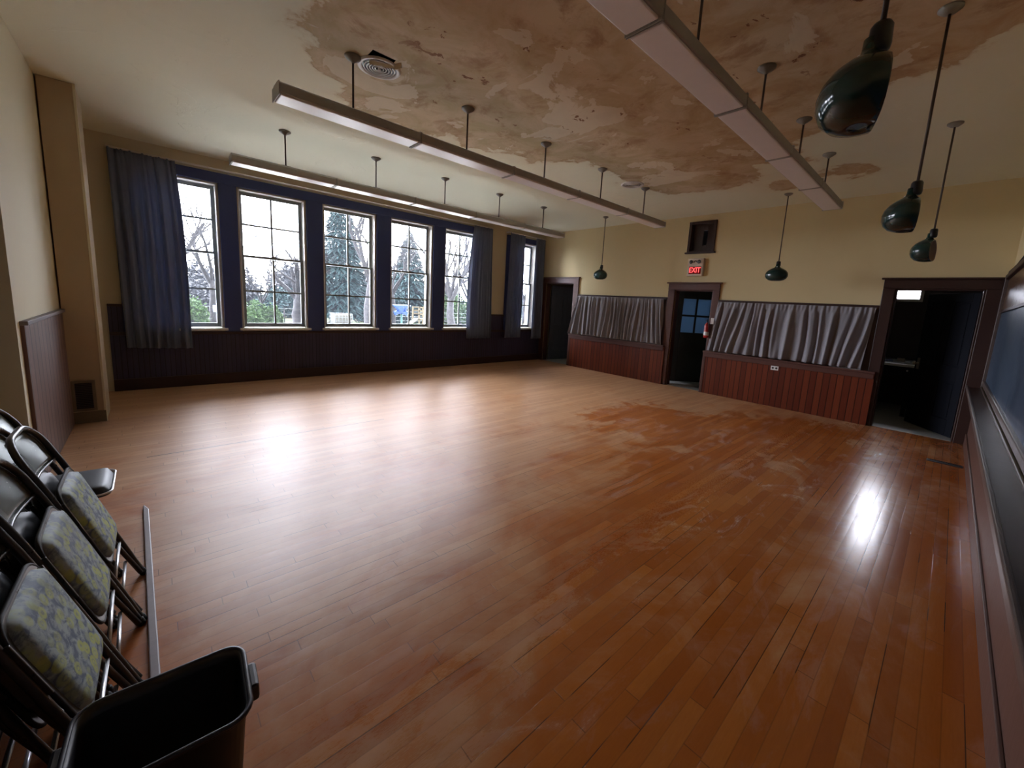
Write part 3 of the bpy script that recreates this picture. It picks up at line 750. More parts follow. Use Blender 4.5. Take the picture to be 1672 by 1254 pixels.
for nm, lb, y0, y1 in (('curtain_rod', 'long pale curtain rod above the five joined windows', -.30, 5.86), ('curtain_rod', 'short curtain rod above the lone window in the corner', 6.30, 7.60)):
    r = thing(nm, lb, 'curtain rod', (XW+.10, (y0+y1)/2, 3.13)); h = (y1-y0)/2
    mb = MB(); mb.tube([(0, -h, .0), (0, h, .0)], .013, 8); mb.build('rail', 'white_enamel', r)
    k = max(2, int((y1-y0)/1.2)+1)
    for i in range(k):
        yy = -h+.03+(2*h-.06)*i/(k-1); mb = MB(); mb.box(-.10, .0, yy-.008, yy+.008, -.012, .012); mb.build('bracket', 'white_enamel', r)

GF = 'short curtains over the counter openings'
def flare1(u, v): return V((-.14*(1-u)**3*v, -.03*(1-u)**2*v, 0))
cA, oA = curtain('curtain', 'short grey curtain over the left counter opening, between the two left doors', GF,
    lambda u: V((-6.32+2.25*u, YF-.055, 1.735)), lambda u: V((-6.36+2.34*u, YF-.075, .815)), 22, .040, (0, -1, 0), 'curtain_grey', 21, 420, 24, .09, flare1)
cB, oB = curtain('curtain', 'short grey curtain over the right counter opening, right of the extinguisher', GF,
    lambda u: V((-3.00+2.20*u, YF-.055, 1.715)), lambda u: V((-3.09+2.24*u, YF-.075, .815)), 17, .046, (0, -1, 0), 'curtain_grey', 26, 420, 24, .09)

# ------------------------------------------------------------------ ceiling light fixtures
def make_fixture():
    r = thing('pendant_light', '', 'ceiling light', (0, 0, ZC)); L = 1.066/2-.003; zb = -.475
    mb = MB(); pr = [(-.10, 0), (.10, 0), (.10, .06), (.055, .085), (-.055, .085), (-.10, .06)]
    mb.prism([(x, z+zb) for x, z in pr], -L, L, Matrix(((1, 0, 0, 0), (0, 0, 1, 0), (0, 1, 0, 0), (0, 0, 0, 1))))
    mb.build('housing', 'housing', r, bevel=.003)
    mb = MB(); mb.box(-.088, .088, -L+.012, L-.012, zb-.012, zb+.002); mb.build('diffuser', 'lens', r, bevel=.008)
    for s in (-1, 1):
        mb = MB(); mb.box(-.102, .102, min(s*(L-.004), s*(L+.002)), max(s*(L-.004), s*(L+.002)), zb-.014, zb+.075); mb.build('end_plate', 'housing', r, bevel=.002)
    mb = MB(); mb.tube([(0, 0, -.02), (0, 0, zb+.08)], .008, 8); mb.build('rod', 'rod', r)
    mb = MB(); mb.lathe([(.062, 0), (.062, -.008), (.045, -.022), (.016, -.038), (.010, -.05)], n=20); mb.build('canopy', 'canopy', r)
    mb = MB(); mb.box(-.03, .03, -.05, .05, zb+.083, zb+.095); mb.build('mounting_plate', 'rod', r, bevel=.002)
    return r
fx0 = make_fixture(); first = True
ORD = ['nearest', 'second', 'third', 'fourth', 'farthest']
for x, rown, g in ((-5.6, 'in the row along the windows', 'fluorescent fixtures in the window row'), (-3.46, 'in the middle row', 'fluorescent fixtures in the middle row'), (-1.21, 'in the right-hand row', 'fluorescent fixtures in the right-hand row')):
    for k in range(5):
        y = .72+1.072*(k+.5)
        lb = 'white fluorescent fixture, %s %s' % (ORD[k]+' one' if k in (0, 4) else ORD[k]+' from the near end', rown)
        if first: fx0.location = (x, y, ZC); fx0['label'] = lb; fx0['group'] = g; first = False
        else: o = dup(fx0, (x, y, ZC), None, lb); o['group'] = g

# ------------------------------------------------------------------ angled green shades
def make_shade_lamp(drop, name, label, loc, yaw, tilt=0):
    """a shade shaped like an onion whose front is cut off by a steep plane; opens towards local +x"""
    r = thing(name, label, 'pendant lamp', loc, (0, 0, yaw), 'green enamel board lamps')
    prof = [(.022, -.01), (.024, -.040), (.031, -.056), (.052, -.070), (.083, -.086), (.115, -.108), (.137, -.135), (.147, -.165), (.145, -.196), (.130, -.226), (.100, -.249), (.06, -.260), (.002, -.264)]
    def shell(sc, mat, nm, parent=None):
        mb = MB(); mb.lathe([(a*sc, h*1.0 if sc == 1 else h*.985-.002) for a, h in prof], (-.02, 0, 0), 40, 'z', .80, 1.02, cap=False)
        bm = mb.bm
        n = Vector((1, 0, 0)).normalized(); p = Vector((.020, 0, -.06))
        res = bmesh.ops.bisect_plane(bm, geom=bm.verts[:]+bm.edges[:]+bm.faces[:], plane_co=p, plane_no=n, clear_outer=True)
        for f in bm.faces: f.smooth = True
        return mb.build(nm, mat, parent or r, solid=.003)
    sh = shell(1, 'green', 'shade'); shell(.972, 'white_in', 'reflector', sh)
    # rolled rim on the opening: rebuild the cut outline
    mb = MB(); mb.lathe([(.022, .03), (.028, .02), (.030, -.03), (.027, -.045), (.020, -.05)], (-.0, 0, 0), 18); mb.build('socket_cap', 'black', r)
    mb = MB(); mb.lathe([(.010, -.05), (.014, -.08), (.026, -.11), (.030, -.135), (.022, -.16), (.004, -.17)], (-.04, 0, 0), 16); mb.build('bulb', 'white', r)
    mb = MB(); mb.tube([(0, 0, drop), (0, 0, .02)], .0075, 8); mb.build('stem', 'rod', r)
    mb = MB(); mb.lathe([(.055, drop), (.055, drop-.01), (.03, drop-.03), (.008, drop-.035)], n=18); mb.build('canopy', 'canopy', r)
    return r
for lb, loc, yaw in (
    ('dark green angled shade lamp hanging before the far wall near its left end', (-5.10, 6.82, 2.32), PI/2),
    ('dark green angled shade lamp hanging before the far wall above the right counter curtain', (-1.94, 6.95, 2.30), PI/2),
    ('nearest and largest green angled shade lamp, beside the right-hand light row', (-.28, 1.66, 2.36), .28),
    ('second green angled shade lamp along the blackboard wall, behind the nearest one', (-.28, 3.44, 2.33), .16),
    ('farthest and smallest green angled shade lamp along the blackboard wall', (-.26, 5.35, 2.36), -.13)):
    make_shade_lamp(ZC-loc[2], 'shade_lamp', lb, loc, yaw)

# ceiling vents
def ceil_vent(label, x, y):
    r = thing('ceiling_vent', label, 'vent', (x, y, ZC), group='round ceiling diffusers')
    mb = MB(); mb.lathe([(.165, 0), (.165, -.006), (.145, -.014), (.130, -.008), (.130, 0)], n=40, cap=False); mb.build('outer_ring', 'white_enamel', r)
    for k in range(5):
        R = .116-k*.021
        mb = MB(); mb.tube([(R*math.cos(a), R*math.sin(a), -.009) for a in [2*PI*i/36 for i in range(36)]], .0048, 6, closed=True); mb.build('cone_ring', 'white_enamel', r)
    mb = MB(); mb.lathe([(.012, -.002), (.012, -.018), (.002, -.02)], n=14); mb.build('hub', 'white_enamel', r)
    mb = MB(); mb.lathe([(.132, -.0005), (.132, -.0015)], n=36); mb.build('duct', 'black', r)
ceil_vent('round slatted ceiling vent beside the torn hole in the plaster', -3.45, 1.46)
ceil_vent('round slatted ceiling vent at the far end of the peeled plaster', -3.52, 5.28)

# ------------------------------------------------------------------ small fittings on the far wall
ex = thing('exit_sign', 'cream box exit sign glowing red above the middle door', 'sign', (-3.50, YF, 2.345))
MB().box(-.15, .15, -.07, 0, -.165, .165).build('housing', 'cream_plastic', ex, bevel=.01)
MB().box(-.115, .115, -.074, -.069, -.125, .01).build('lit_panel', 'exit_glow', ex)
for s in (-1, 1):
    mb = MB(); mb.lathe([(.012, -.07), (.03, -.085), (.036, -.10), (.03, -.105), (.002, -.106)], (s*.075, 0, .095), 14, 'y'); mb.build('lamp_head', 'grille', ex)
mb = MB(); mb.tube([(-.03+.06*k/8, -.076, .085+.035*math.sin(PI*k/8)) for k in range(9)], .006, 6); mb.build('bracket', 'grille', ex)
def text(body, size, loc, rot, mat, name, parent, ext=.002, sx=1):
    cu = bpy.data.curves.new(name, 'FONT'); cu.body = body; cu.size = size; cu.extrude = ext; cu.align_x = 'CENTER'; cu.align_y = 'CENTER'; cu.offset = size*.02
    tmp = bpy.data.objects.new(name, cu); COL.objects.link(tmp)
    dg = bpy.context.evaluated_depsgraph_get(); me = bpy.data.meshes.new_from_object(tmp.evaluated_get(dg)); bpy.data.objects.remove(tmp)
    me.materials.clear(); me.materials.append(M[mat]); o = bpy.data.objects.new(name, me); COL.objects.link(o)
    o.parent = parent; o.location = loc; o.rotation_euler = rot; o.scale = (sx, 1, 1); return o
text('EXIT', .135, (0, -.077, -.058), (PI/2, 0, 0), 'exit_red', 'lettering', ex, sx=.78)

fe = thing('fire_extinguisher', 'small red fire extinguisher with white label beside the middle door', 'fire extinguisher', (-3.13, YF-.10, 1.04))
mb = MB(); mb.lathe([(.030, 0), (.043, .008), (.045, .03), (.045, .22), (.040, .25), (.022, .275), (.014, .29)], n=20); mb.build('cylinder', 'red', fe)
mb = MB(); mb.lathe([(.0458, .05), (.0458, .115)], n=20, cap=False); mb.build('label', 'white', fe)
mb = MB(); mb.lathe([(.016, .285), (.016, .31), (.010, .325)], n=12); mb.box(-.012, .012, -.06, .02, .32, .332); mb.box(-.012, .012, -.055, .01, .342, .352); mb.build('valve_handle', 'black', fe)
mb = MB(); mb.tube([(.01, -.02, .31), (.045, -.05, .28), (.052, -.04, .2), (.05, -.01, .12)], .008, 7); mb.build('hose', 'black', fe)
mb = MB(); mb.box(-.012, .012, .04, .06, .02, .27); mb.build('bracket', 'grille', fe)
sg = thing('instruction_card', 'small white card fixed to the casing beside the extinguisher', 'card', (-3.045, YF-.105, 1.36))
MB().box(-.028, .028, -.003, .003, -.055, .055).build('card', 'white', sg); MB().box(-.006, .006, .003, .07, -.02, .02).build('bracket', 'grille', sg)
ot = thing('wall_outlet', 'white double outlet on the right counter panelling', 'outlet', (-1.95, YF-.055, .655))
MB().box(-.057, .057, -.006, 0, -.035, .035).build('cover_plate', 'white', ot, bevel=.003)
for s in (-1, 1):
    mb = MB(); mb.lathe([(.017, -.0055), (.017, -.0085)], (s*.026, 0, 0), 16, 'y'); mb.build('socket', 'grille', ot)
fv = thing('floor_vent', 'dark metal floor register beside the right wall near the open door', 'vent', (.14, 6.36, 0))
mb = MB(); mb.box(-.14, .14, -.05, -.038, 0, .006); mb.box(-.14, .14, .038, .05, 0, .006); mb.box(-.14, -.125, -.038, .038, 0, .006); mb.box(.125, .14, -.038, .038, 0, .006)
mb.build('frame', 'black', fv)
mb = MB()
for k in range(14): mb.box(-.12+k*.0178, -.115+k*.0178, -.038, .038, .001, .004)
mb.build('slats', 'black', fv); MB().box(-.125, .125, -.038, .038, .0004, .001).build('opening', 'black', fv)

# back room behind the right door: work table with clutter
tb = thing('work_table', 'dim pale-topped table seen through the dark right doorway', 'table', (-.78, 9.5, 0))
MB().box(-.38, .46, -.62, .62, .82, .86).build('tabletop', 'tile', tb, bevel=.004)
MB().box(-.36, .44, -.58, .60, .66, .82).build('apron', 'black_door', tb)
for x in (-.34, .40):
    for y in (-.56, .56): MB().box(x-.03, x+.03, y-.03, y+.03, 0, .67).build('leg', 'black_door', tb)
mb = MB(); mb.lathe([(.004, 0), (.012, -.004), (.014, -.014), (.004, -.02)], (.36, -.58, .76), 10, 'y'); mb.build('knob', 'steel', tb)
for nm, lb, x, y, sx, sy, sz, m, rz in (('folded_cloth', 'pale blue folded cloth on the table in the dark right room', -.78, 9.25, .13, .09, .035, 'curtain_blue', .3),
        ('paper_stack', 'white stack of papers on the table in the dark right room', -1.04, 9.35, .10, .14, .025, 'white', -.2),
        ('storage_tin', 'small brown tin on the table in the dark right room', -.55, 9.45, .05, .05, .06, 'brass', .1)):
    o = MB().box(-sx, sx, -sy, sy, 0, sz).build(nm, m, bevel=.006); o.location = (x, y, .86); o.rotation_euler = (0, 0, rz)
    tag(o, lb, nm.split('_')[1] if nm != 'paper_stack' else 'papers')

# ------------------------------------------------------------------ folding chairs
def rounded(w, h, r, n=5):
    pts = []
    for cx, cy, a0 in ((w/2-r, h/2-r, 0), (-w/2+r, h/2-r, PI/2), (-w/2+r, -h/2+r, PI), (w/2-r, -h/2+r, 1.5*PI)):
        for k in range(n+1):
            a = a0+PI/2*k/n; pts.append((cx+r*math.cos(a), cy+r*math.sin(a)))
    return pts
def upath(w0, w1, z0, z1, r=.11, n=8, bow=0):
    """inverted U from foot to foot; w0 half width at foot, w1 at the top; bow pushes the crown back"""
    L = []
    for k in range(8):
        f = k/8; z = z0+(z1-r-z0)*f; L.append((-(w0+(w1-w0)*f), bow*max(0, (z-.66)/.27)**2, z))
    for k in range(n+1):
        a = PI-PI/2*k/n; z = z1-r+r*math.sin(a); L.append((-w1+r+r*math.cos(a), bow*max(0, (z-.66)/.27)**2, z))
    R = [(-x, y, z) for x, y, z in L[::-1]]
    return L+R
def cushion(mb, w, h, th, cz=0, flat=True, taper=.9):
    nU, nV = 22, 22
    def fn(u, v):
        x = (u*2-1); y = (v*2-1)
        ex = math.copysign(abs(x)**1, x)
        # squircle map
        sx_ = x*math.sqrt(1-.22*y**6); sy_ = y*math.sqrt(1-.22*x**6)
        e = max(0, 1-max(abs(x), abs(y))**7)
        wd = w/2*(1-(1-taper)*(1-(sy_+1)/2))
        return (sx_*wd, .006+th*e**.45, sy_*h/2)
    mb.grid(fn, nU, nV)
    return mb
def make_folded(seat_mat='floral'):
    r = thing('folding_chair', '', 'folding chair'); 
    mb = MB(); mb.tube(upath(.198, .185, .012, .925, .12, 8, -.018), .0115, 8); 
    mb.build('back_frame', 'chair', r)
    # curved sheet-metal back rest between the rails
    def bk(u, v):
        x = (u*2-1)*.178; z = .735+(.905-.735)*v
        top = 1-.0 if v < .6 else 1
        lim = .178 if z < .815 else max(.02, .178-.12+math.sqrt(max(0, .12**2-(z-.803)**2))-.002) if z-.803 < .12 else .05
        x = (u*2-1)*min(.178, lim)
        return (x, -.010-.026*(1-(u*2-1)**2)-.018*max(0, (z-.66)/.27)**2, z)
    mb = MB(); mb.grid(bk, 18, 8); mb.build('back_panel', 'chair_panel', r, solid=.002, fixn=False)
    mb = MB(); mb.tube([(x*.178/8, -.010-.026*(1-(x/8)**2), .735) for x in range(-8, 9)], .006, 6); mb.build('panel_hem', 'chair', r)
    # rear leg frame folded against the front frame
    mb = MB(); p = [(-.165, .0, .03), (-.165, -.018, .30), (-.165, -.03, .50), (-.15, -.034, .60), (.15, -.034, .60), (.165, -.03, .50), (.165, -.018, .30), (.165, .0, .03)]
    mb.tube(p, .010, 7); mb.build('rear_leg_frame', 'chair', r)
    for z, y in ((.225, -.004), (.125, -.022)):
        mb = MB(); hw = .190 if z > .2 else .163
        mb.tube([(-hw, y, z), (hw, y, z)], .0068, 8); mb.build('rung', 'steel', r)
    mb = MB(); mb.prism(rounded(.350, .385, .06), 0, .012, Matrix(((1, 0, 0, 0), (0, 0, 1, .004), (0, 1, 0, .49), (0, 0, 0, 1)))); mb.build('seat_pan', 'chair', r, bevel=.003)
    mb = MB(); cushion(mb, .335, .37, .026, taper=.95)
    o = mb.build('seat_cushion', seat_mat, r); o.location = (0, .008, .49)
    o2 = MB().tube([(x, .012, .49+z) for x, z in rounded(.352, .387, .06)], .006, 6, closed=True).build('seat_welt', 'rubber', r)
    for s in (-1, 1):
        mb = MB(); mb.box(s*.186-.004, s*.186+.004, -.028, .02, .46, .64); mb.build('hinge_arm', 'chair', r, bevel=.002)
        mb = MB(); mb.lathe([(.015, 0), (.015, .028), (.012, .032)], (s*.198, 0, 0), 10); mb.build('rubber_foot', 'rubber', r)
    return r
TH = math.radians(19.0)
fc = make_folded()
fc.location = (-2.47, -.105, .001); fc.rotation_euler = (TH, 0, 0)
fc['label'] = 'folded chair with floral seat leaning at the wall, farthest of the front three'; fc['group'] = 'folded chairs leaning in a stack'
dup(fc, (-2.05, -.105, .001), (TH, 0, math.radians(1)), 'folded chair with floral seat, middle of the front three')
dup(fc, (-1.62, -.105, .001), (TH, 0, math.radians(-1)), 'folded chair with bright floral seat, nearest of the front three beside the bin')
dup(fc, (-2.52, -.190, .001), (TH, 0, 0), 'folded chair in the rear layer behind the farthest leaning chair')
dup(fc, (-2.10, -.190, .001), (TH, 0, 0), 'folded chair in the rear layer behind the middle leaning chair')
dup(fc, (-1.67, -.190, .001), (TH, 0, 0), 'folded chair in the rear layer behind the nearest leaning chair')
dup(fc, (-2.50, -.276, .001), (TH, 0, 0), 'folded chair resting on the wall at the far end')
dup(fc, (-2.06, -.276, .001), (TH, 0, 0), 'folded chair resting on the wall at its middle')
dup(fc, (-1.62, -.276, .001), (TH, 0, 0), 'folded chair resting on the wall at the near end')
vin = None
for o in [q for q in COL.objects if q.name.startswith('folding_chair') and ('rear layer' in q.get('label', '') or 'resting on the wall' in q.get('label', ''))]:
    o['label'] = o['label'].replace('folded chair', 'folded dark-seated chair')
    for ch in o.children:
        if ch.name.startswith('seat_cushion'):
            if vin is None: vin = ch.data.copy(); vin.materials[0] = M['vinyl']
            ch.data = vin
# open folding chair beyond the stack
oc = thing('folding_chair', 'unfolded folding chair with a black vinyl seat beyond the leaning chairs', 'folding chair', (-2.93, -.40, 0), (0, 0, 0))
mb = MB(); fr = [(x, y*1+.18-(z*.40), z) for x, y, z in upath(.198, .185, .012, .86, .12, 8, -.018)]; mb.tube(fr, .0115, 8); mb.build('back_frame', 'chair', oc)
def bk2(u, v):
    z = .66+.18*v; lim = .178 if z < .75 else max(.05, .058+math.sqrt(max(0, .12**2-(z-.74)**2))); x = (u*2-1)*min(.178, lim)
    return (x, .18-z*.40-.010-.026*(1-(u*2-1)**2), z)
mb = MB(); mb.grid(bk2, 18, 8); mb.build('back_panel', 'chair_panel', oc, solid=.002, fixn=False)
mb = MB(); mb.tube([(-.165, -.20, .012), (-.165, .02, .40), (-.15, .04, .43), (.15, .04, .43), (.165, .02, .40), (.165, -.20, .012)], .010, 7); mb.build('rear_leg_frame', 'chair', oc)
mb = MB(); mb.prism(rounded(.36, .38, .05), .425, .437, Matrix.Translation((0, .01, 0))); mb.build('seat_pan', 'chair', oc, bevel=.002)
mb = MB(); cushion(mb, .36, .38, .035, taper=.95); o = mb.build('seat_cushion', 'vinyl', oc); o.rotation_euler = (PI/2, 0, 0); o.scale = (1, 1, 1)
o.location = (0, .01, .432)
mb = MB().tube([(x, z+.01, .440) for x, z in rounded(.366, .386, .05)], .005, 6, closed=True); mb.build('seat_welt', 'steel', oc)
mb = MB(); mb.tube([(-.195, .12, .15), (.195, .12, .15)], .0068, 8); mb.build('rung', 'steel', oc)
for x, y in ((-.198, .175), (.198, .175), (-.165, -.205), (.165, -.205)):
    mb = MB(); mb.lathe([(.015, 0), (.015, .028), (.012, .032)], (x, y, 0), 10); mb.build('rubber_foot', 'rubber', oc)

# strip of wood on the floor that stops the chair feet
st = MB(); st.prism([(-3.52, -.065), (-3.44, -.042), (-1.15, .006), (-1.15, -.026), (-3.50, -.070)], 0, .016)
so = st.build('floor_strip', 'strip', bevel=.004); so.location = (0, -.045, .0)
tag(so, 'long greyed wooden strip lying on the floor before the chair feet', 'wooden strip')

# waste bin
bn = thing('waste_bin', 'black rectangular plastic waste bin in the near left corner', 'bin', (-1.235, -.035, 0), (0, 0, math.radians(-3)))
bn.scale = (1.04, 1.04, 1.05)
def ringpts(w, d, r, z, n=6): return [(x, y, z) for x, y in rounded(w, d, r, n)]
mb = MB(); prof = [(.20, .26, .035, .0), (.205, .268, .04, .03), (.245, .318, .045, .365), (.262, .336, .05, .372), (.266, .340, .05, .385), (.250, .324, .045, .388), (.236, .308, .042, .36), (.195, .256, .035, .02)]
rings = [[mb.bm.verts.new(p) for p in ringpts(*q)] for q in prof]
for A, B in zip(rings, rings[1:]):
    n = len(A)
    for k in range(n): mb.face([A[k], A[(k+1) % n], B[(k+1) % n], B[k]], True)
mb.face(rings[0][::-1]); mb.face(rings[-1]); mb.build('bin_body', 'black', bn)
mb = MB().tube(ringpts(.262, .336, .048, .386), .006, 7, closed=True); mb.build('rim', 'rim', bn)
for s in (-1, 1):
    mb = MB(); y = s*.168; mb.box(-.045, .045, min(y, y+s*.024), max(y, y+s*.024), .335, .383); mb.build('handle', 'black', bn, bevel=.008)

# ------------------------------------------------------------------ outdoors
GZ = -.9
def gr(u, v): x = -8.2-150*u; y = -60+200*v; return (x, y, GZ+.4*mnoise.noise(Vector((x*.05, y*.05, 0))))
mb = MB(); mb.grid(gr, 40, 50); mb.build('ground', 'ground', kind='structure')
MB().box(-23.5, XW-.28, -30, 40, GZ+.3, GZ+.42).build('ground_bounce_slab', 'bounce_slab', kind='structure')  # added slab, out of view, bounces daylight up to the ceiling
MB().box(-60, 60, YE+6, YE+60, GZ-.1, GZ).build('ground_yard', 'ground', kind='structure')

def branchy(mb, p, d, ln, r, depth, rnd, spread, up, n=5):
    pts = [p]; q = p.copy(); dd = d.copy(); seg = 4
    for k in range(seg):
        dd = (dd+Vector((rnd.uniform(-1, 1), rnd.uniform(-1, 1), rnd.uniform(-.4, .8)*up))*.16).normalized(); q = q+dd*(ln/seg); pts.append(q.copy())
    rr = [r*(1-.45*k/seg) for k in range(seg+1)]
    mb.tube(pts, rr, n if depth > 1 else 3, caps=False)
    if depth <= 0: return
    kids = rnd.choice((3, 4)) if depth > 1 else 5
    for k in range(kids):
        t = rnd.uniform(.35, 1); i = min(seg-1, int(t*seg)); pp = pts[i].lerp(pts[i+1], t*seg-i)
        a = Vector((rnd.uniform(-1, 1), rnd.uniform(-1, 1), rnd.uniform(-.15, 1)*up)).normalized()
        nd = (dd*(1-spread)+a*spread).normalized()
        branchy(mb, pp, nd, ln*rnd.uniform(.55, .8), rr[i]*.55, depth-1, rnd, spread, up)
def bare_tree(label, x, y, h, r, seed, depth=4, spread=.62, name='bare_tree', lean=0, trunk=.32, group='bare trees outside the windows'):
    rnd = random.Random(seed); t = thing(name, label, 'tree', (x, y, GZ-.2), group=group)
    mb = MB(); tops = []
    th = h*trunk; pts = [Vector((lean*th*k/5+.05*r*rnd.uniform(-1, 1)*k, rnd.uniform(-.4, .4)*r*k/3, th*k/5)) for k in range(6)]
    mb.tube(pts, [r*(1.35 if k == 0 else 1-.07*k) for k in range(6)], 9); mb.build('trunk', 'bark', t)
    mb = MB()
    for k in range(5):
        a = 2*PI*k/5+rnd.uniform(-.5, .5); d = Vector((math.cos(a)*.55, math.sin(a)*.55, 1)).normalized()
        branchy(mb, pts[-1]-Vector((0, 0, rnd.uniform(0, .25)*th)), d, h*.30, r*.5, depth, rnd, spread, 1)
    mb.build('branches', 'twig', t); return t
def conifer(label, x, y, h, rad, seed, n=1500, name='conifer'):
    rnd = random.Random(seed); t = thing(name, label, 'tree', (x, y, GZ-.2))
    mb = MB(); mb.tube([(0, 0, 0), (0, 0, h*.5), (0, 0, h*.98)], [rad*.09, rad*.05, .02], 8); mb.build('trunk', 'bark', t)
    mb = MB()
    for k in range(n):
        f = rnd.random()**.8; z = h*(.10+.9*f); R = rad*(1-f)**.8*(.75+.35*rnd.random())+.12; a = rnd.uniform(0, 2*PI)
        r0 = R*rnd.uniform(.1, .5); c = Vector((math.cos(a), math.sin(a), 0)); s = Vector((-c.y, c.x, 0))
        tip = c*R+Vector((0, 0, z-R*.16*rnd.uniform(.3, 1.6))); b = c*r0+Vector((0, 0, z)); wdt = (R-r0)*.16+.05
        for q in (-1, 0, 1):
            m = b.lerp(tip, .55)+Vector((0, 0, .03))
            e = tip+s*q*wdt*2.2-c*abs(q)*(R-r0)*.35+Vector((0, 0, rnd.uniform(-.12, .03)*R))
            vs = [mb.bm.verts.new(p) for p in (b, m+s*wdt*(q-.35), e, m+s*wdt*(q+.35))]; mb.face(vs)
    mb.build('foliage', 'conifer', t, fixn=False); return t
def bush(label, x, y, sx, sy, h, seed, mat='hedge', name='bush', n=2600, leaf=.10, cat='bush', group=None):
    rnd = random.Random(seed); t = thing(name, label, cat, (x, y, GZ), group=group); mb = MB()
    for k in range(n):
        a = rnd.uniform(0, 2*PI); f = rnd.random(); rr = math.sqrt(1-f*f)*.25+.75
        e = rnd.uniform(.55, 1.0)*(1+.22*mnoise.noise(Vector((math.cos(a)*2, math.sin(a)*2, f*3+seed))))
        c = Vector((math.cos(a)*sx*math.sqrt(1-(f*.92)**2)*e, math.sin(a)*sy*math.sqrt(1-(f*.92)**2)*e, h*f*e+.05))
        d = Vector((rnd.uniform(-1, 1), rnd.uniform(-1, 1), rnd.uniform(-.2, 1))).normalized()*leaf; s = d.cross(Vector((rnd.uniform(-1, 1), rnd.uniform(-1, 1), .3))).normalized()*leaf*.45
        mb.face([mb.bm.verts.new(p) for p in (c-d, c+s, c+d, c-s)])
    mb.build('foliage', mat, t, fixn=False)
    mb = MB()
    for k in range(7):
        a = rnd.uniform(0, 2*PI); mb.tube([(0, 0, 0), (math.cos(a)*sx*.3, math.sin(a)*sy*.3, h*.45), (math.cos(a)*sx*.55, math.sin(a)*sy*.55, h*.75)], [.03, .02, .008], 5)
    mb.build('stems', 'bark', t); return t

GB = 'green bushes outside the left windows'
bush('rounded yellow-green bush outside the first window from the left', -26, 1.35, 1.1, .95, 1.75, 1, group=GB)
bush('wide leafy green bush outside the second window, left one', -25.5, 3.75, 1.0, .8, 1.65, 2, group=GB)
bush('low green bush outside the second window, right one', -26.5, 4.95, .9, .65, 1.45, 3, group=GB)
conifer('tall blue-green conifer outside the third window', -30, 10.0, 10.2, 2.6, 5, 2300)
conifer('small distant conifer outside the lone corner window', -42, 39.5, 5.2, 1.8, 6, 500)
conifer('dense dark conifer outside the fourth window', -36, 18.2, 8.6, 3.2, 9, 1700)
bare_tree('bushy bare tree outside the left edge of the first window', -24, .8, 9.6, .20, 11, 6, .66)
bare_tree('bare tree leaning behind the first window\'s bush', -28, 2.5, 9.6, .18, 12, 6, .66)
bare_tree('small bare tree outside the left half of the second window', -33, 5.7, 5.4, .12, 13, 5, .6)
bare_tree('bare tree with a broad pale trunk outside the right half of the second window', -30, 7.15, 7.4, .34, 14, 5, .55)
bare_tree('big grey-barked tree trunk at the right of the third window', -23.5, 9.35, 9.5, .26, 15, 5, .5, trunk=.45)
bare_tree('bare tree behind the blue slide outside the fourth window', -29, 13.4, 9.5, .20, 16, 6, .62)
bare_tree('tall bare tree with upright limbs outside the fifth window', -21, 13.4, 10.5, .28, 17, 6, .45, trunk=.25)
bare_tree('bare tree outside the curtained half of the fifth window', -27, 19.0, 9.0, .22, 18, 5, .6)
bare_tree('far bare tree outside the lone corner window', -34, 31.5, 9.5, .2, 19, 5, .65)
GT = 'distant woodland clumps along the horizon'
for k, (x, y, sx, sy, h) in enumerate([(-62, -4, 5, 5, 6.5), (-62, 6, 4, 5, 5), (-64, 16, 5, 5, 6.2), (-62, 26, 5, 5, 6.8), (-64, 37, 5, 6, 5.6), (-60, 50, 5, 7, 4.4), (-58, 65, 5, 8, 4.2)]):
    bush('haze-paled woodland clump on the horizon, %s from the left' % ['first', 'second', 'third', 'fourth', 'fifth', 'sixth', 'seventh'][k], x, y, sx, sy, h, 40+k, 'far_trees', 'tree_clump', 4200, .32, 'trees', GT)
# dense shrubbery that fills the middle distance
for k, (x, y, sx, sy, h, m, lb) in enumerate([(-38, 8.5, 2, 2.6, 2.6, 'conifer', 'dark shrub thicket behind the white tank'), (-34, 14.8, 2, 2.4, 3.2, 'conifer', 'dark shrub thicket behind the blue slide'), (-33, 20.5, 2, 2.6, 2.8, 'hedge', 'green shrub thicket outside the fifth window'), (-40, 3.0, 2.4, 3, 3.0, 'far_trees', 'pale brushwood behind the first window\'s bush')]):
    bush(lb, x, y, sx, sy, h, 60+k, m, 'thicket', 3600, .16)

# caged water tank
tk = thing('water_tank', 'white caged water tank on the grass outside the third window', 'tank', (-26, 8.62, GZ))
MB().box(-.5, .5, -.48, .48, .16, 1.05).build('tank_body', 'tank', tk, bevel=.08, seg=3)
mb = MB(); mb.lathe([(.12, 1.04), (.12, 1.10), (.10, 1.12)], n=16); mb.build('cap', 'grille', tk)
mb = MB()
for k in range(6):
    y = -.5+k*.2; mb.tube([(.53, y, .14), (.53, y, 1.08)], .014, 5); mb.tube([(-.53, y, .14), (-.53, y, 1.08)], .014, 5); x = -.53+k*.212; mb.tube([(x, -.5, .14), (x, -.5, 1.08)], .014, 5)
for z in (.2, .42, .64, .86, 1.08): mb.tube([(.53, -.5, z), (.53, .5, z), (-.53, .5, z), (-.53, -.5, z)], .014, 5, closed=True)
mb.build('cage', 'sash', tk)
MB().box(-.55, .55, -.55, .55, 0, .13).build('pallet', 'grille', tk)
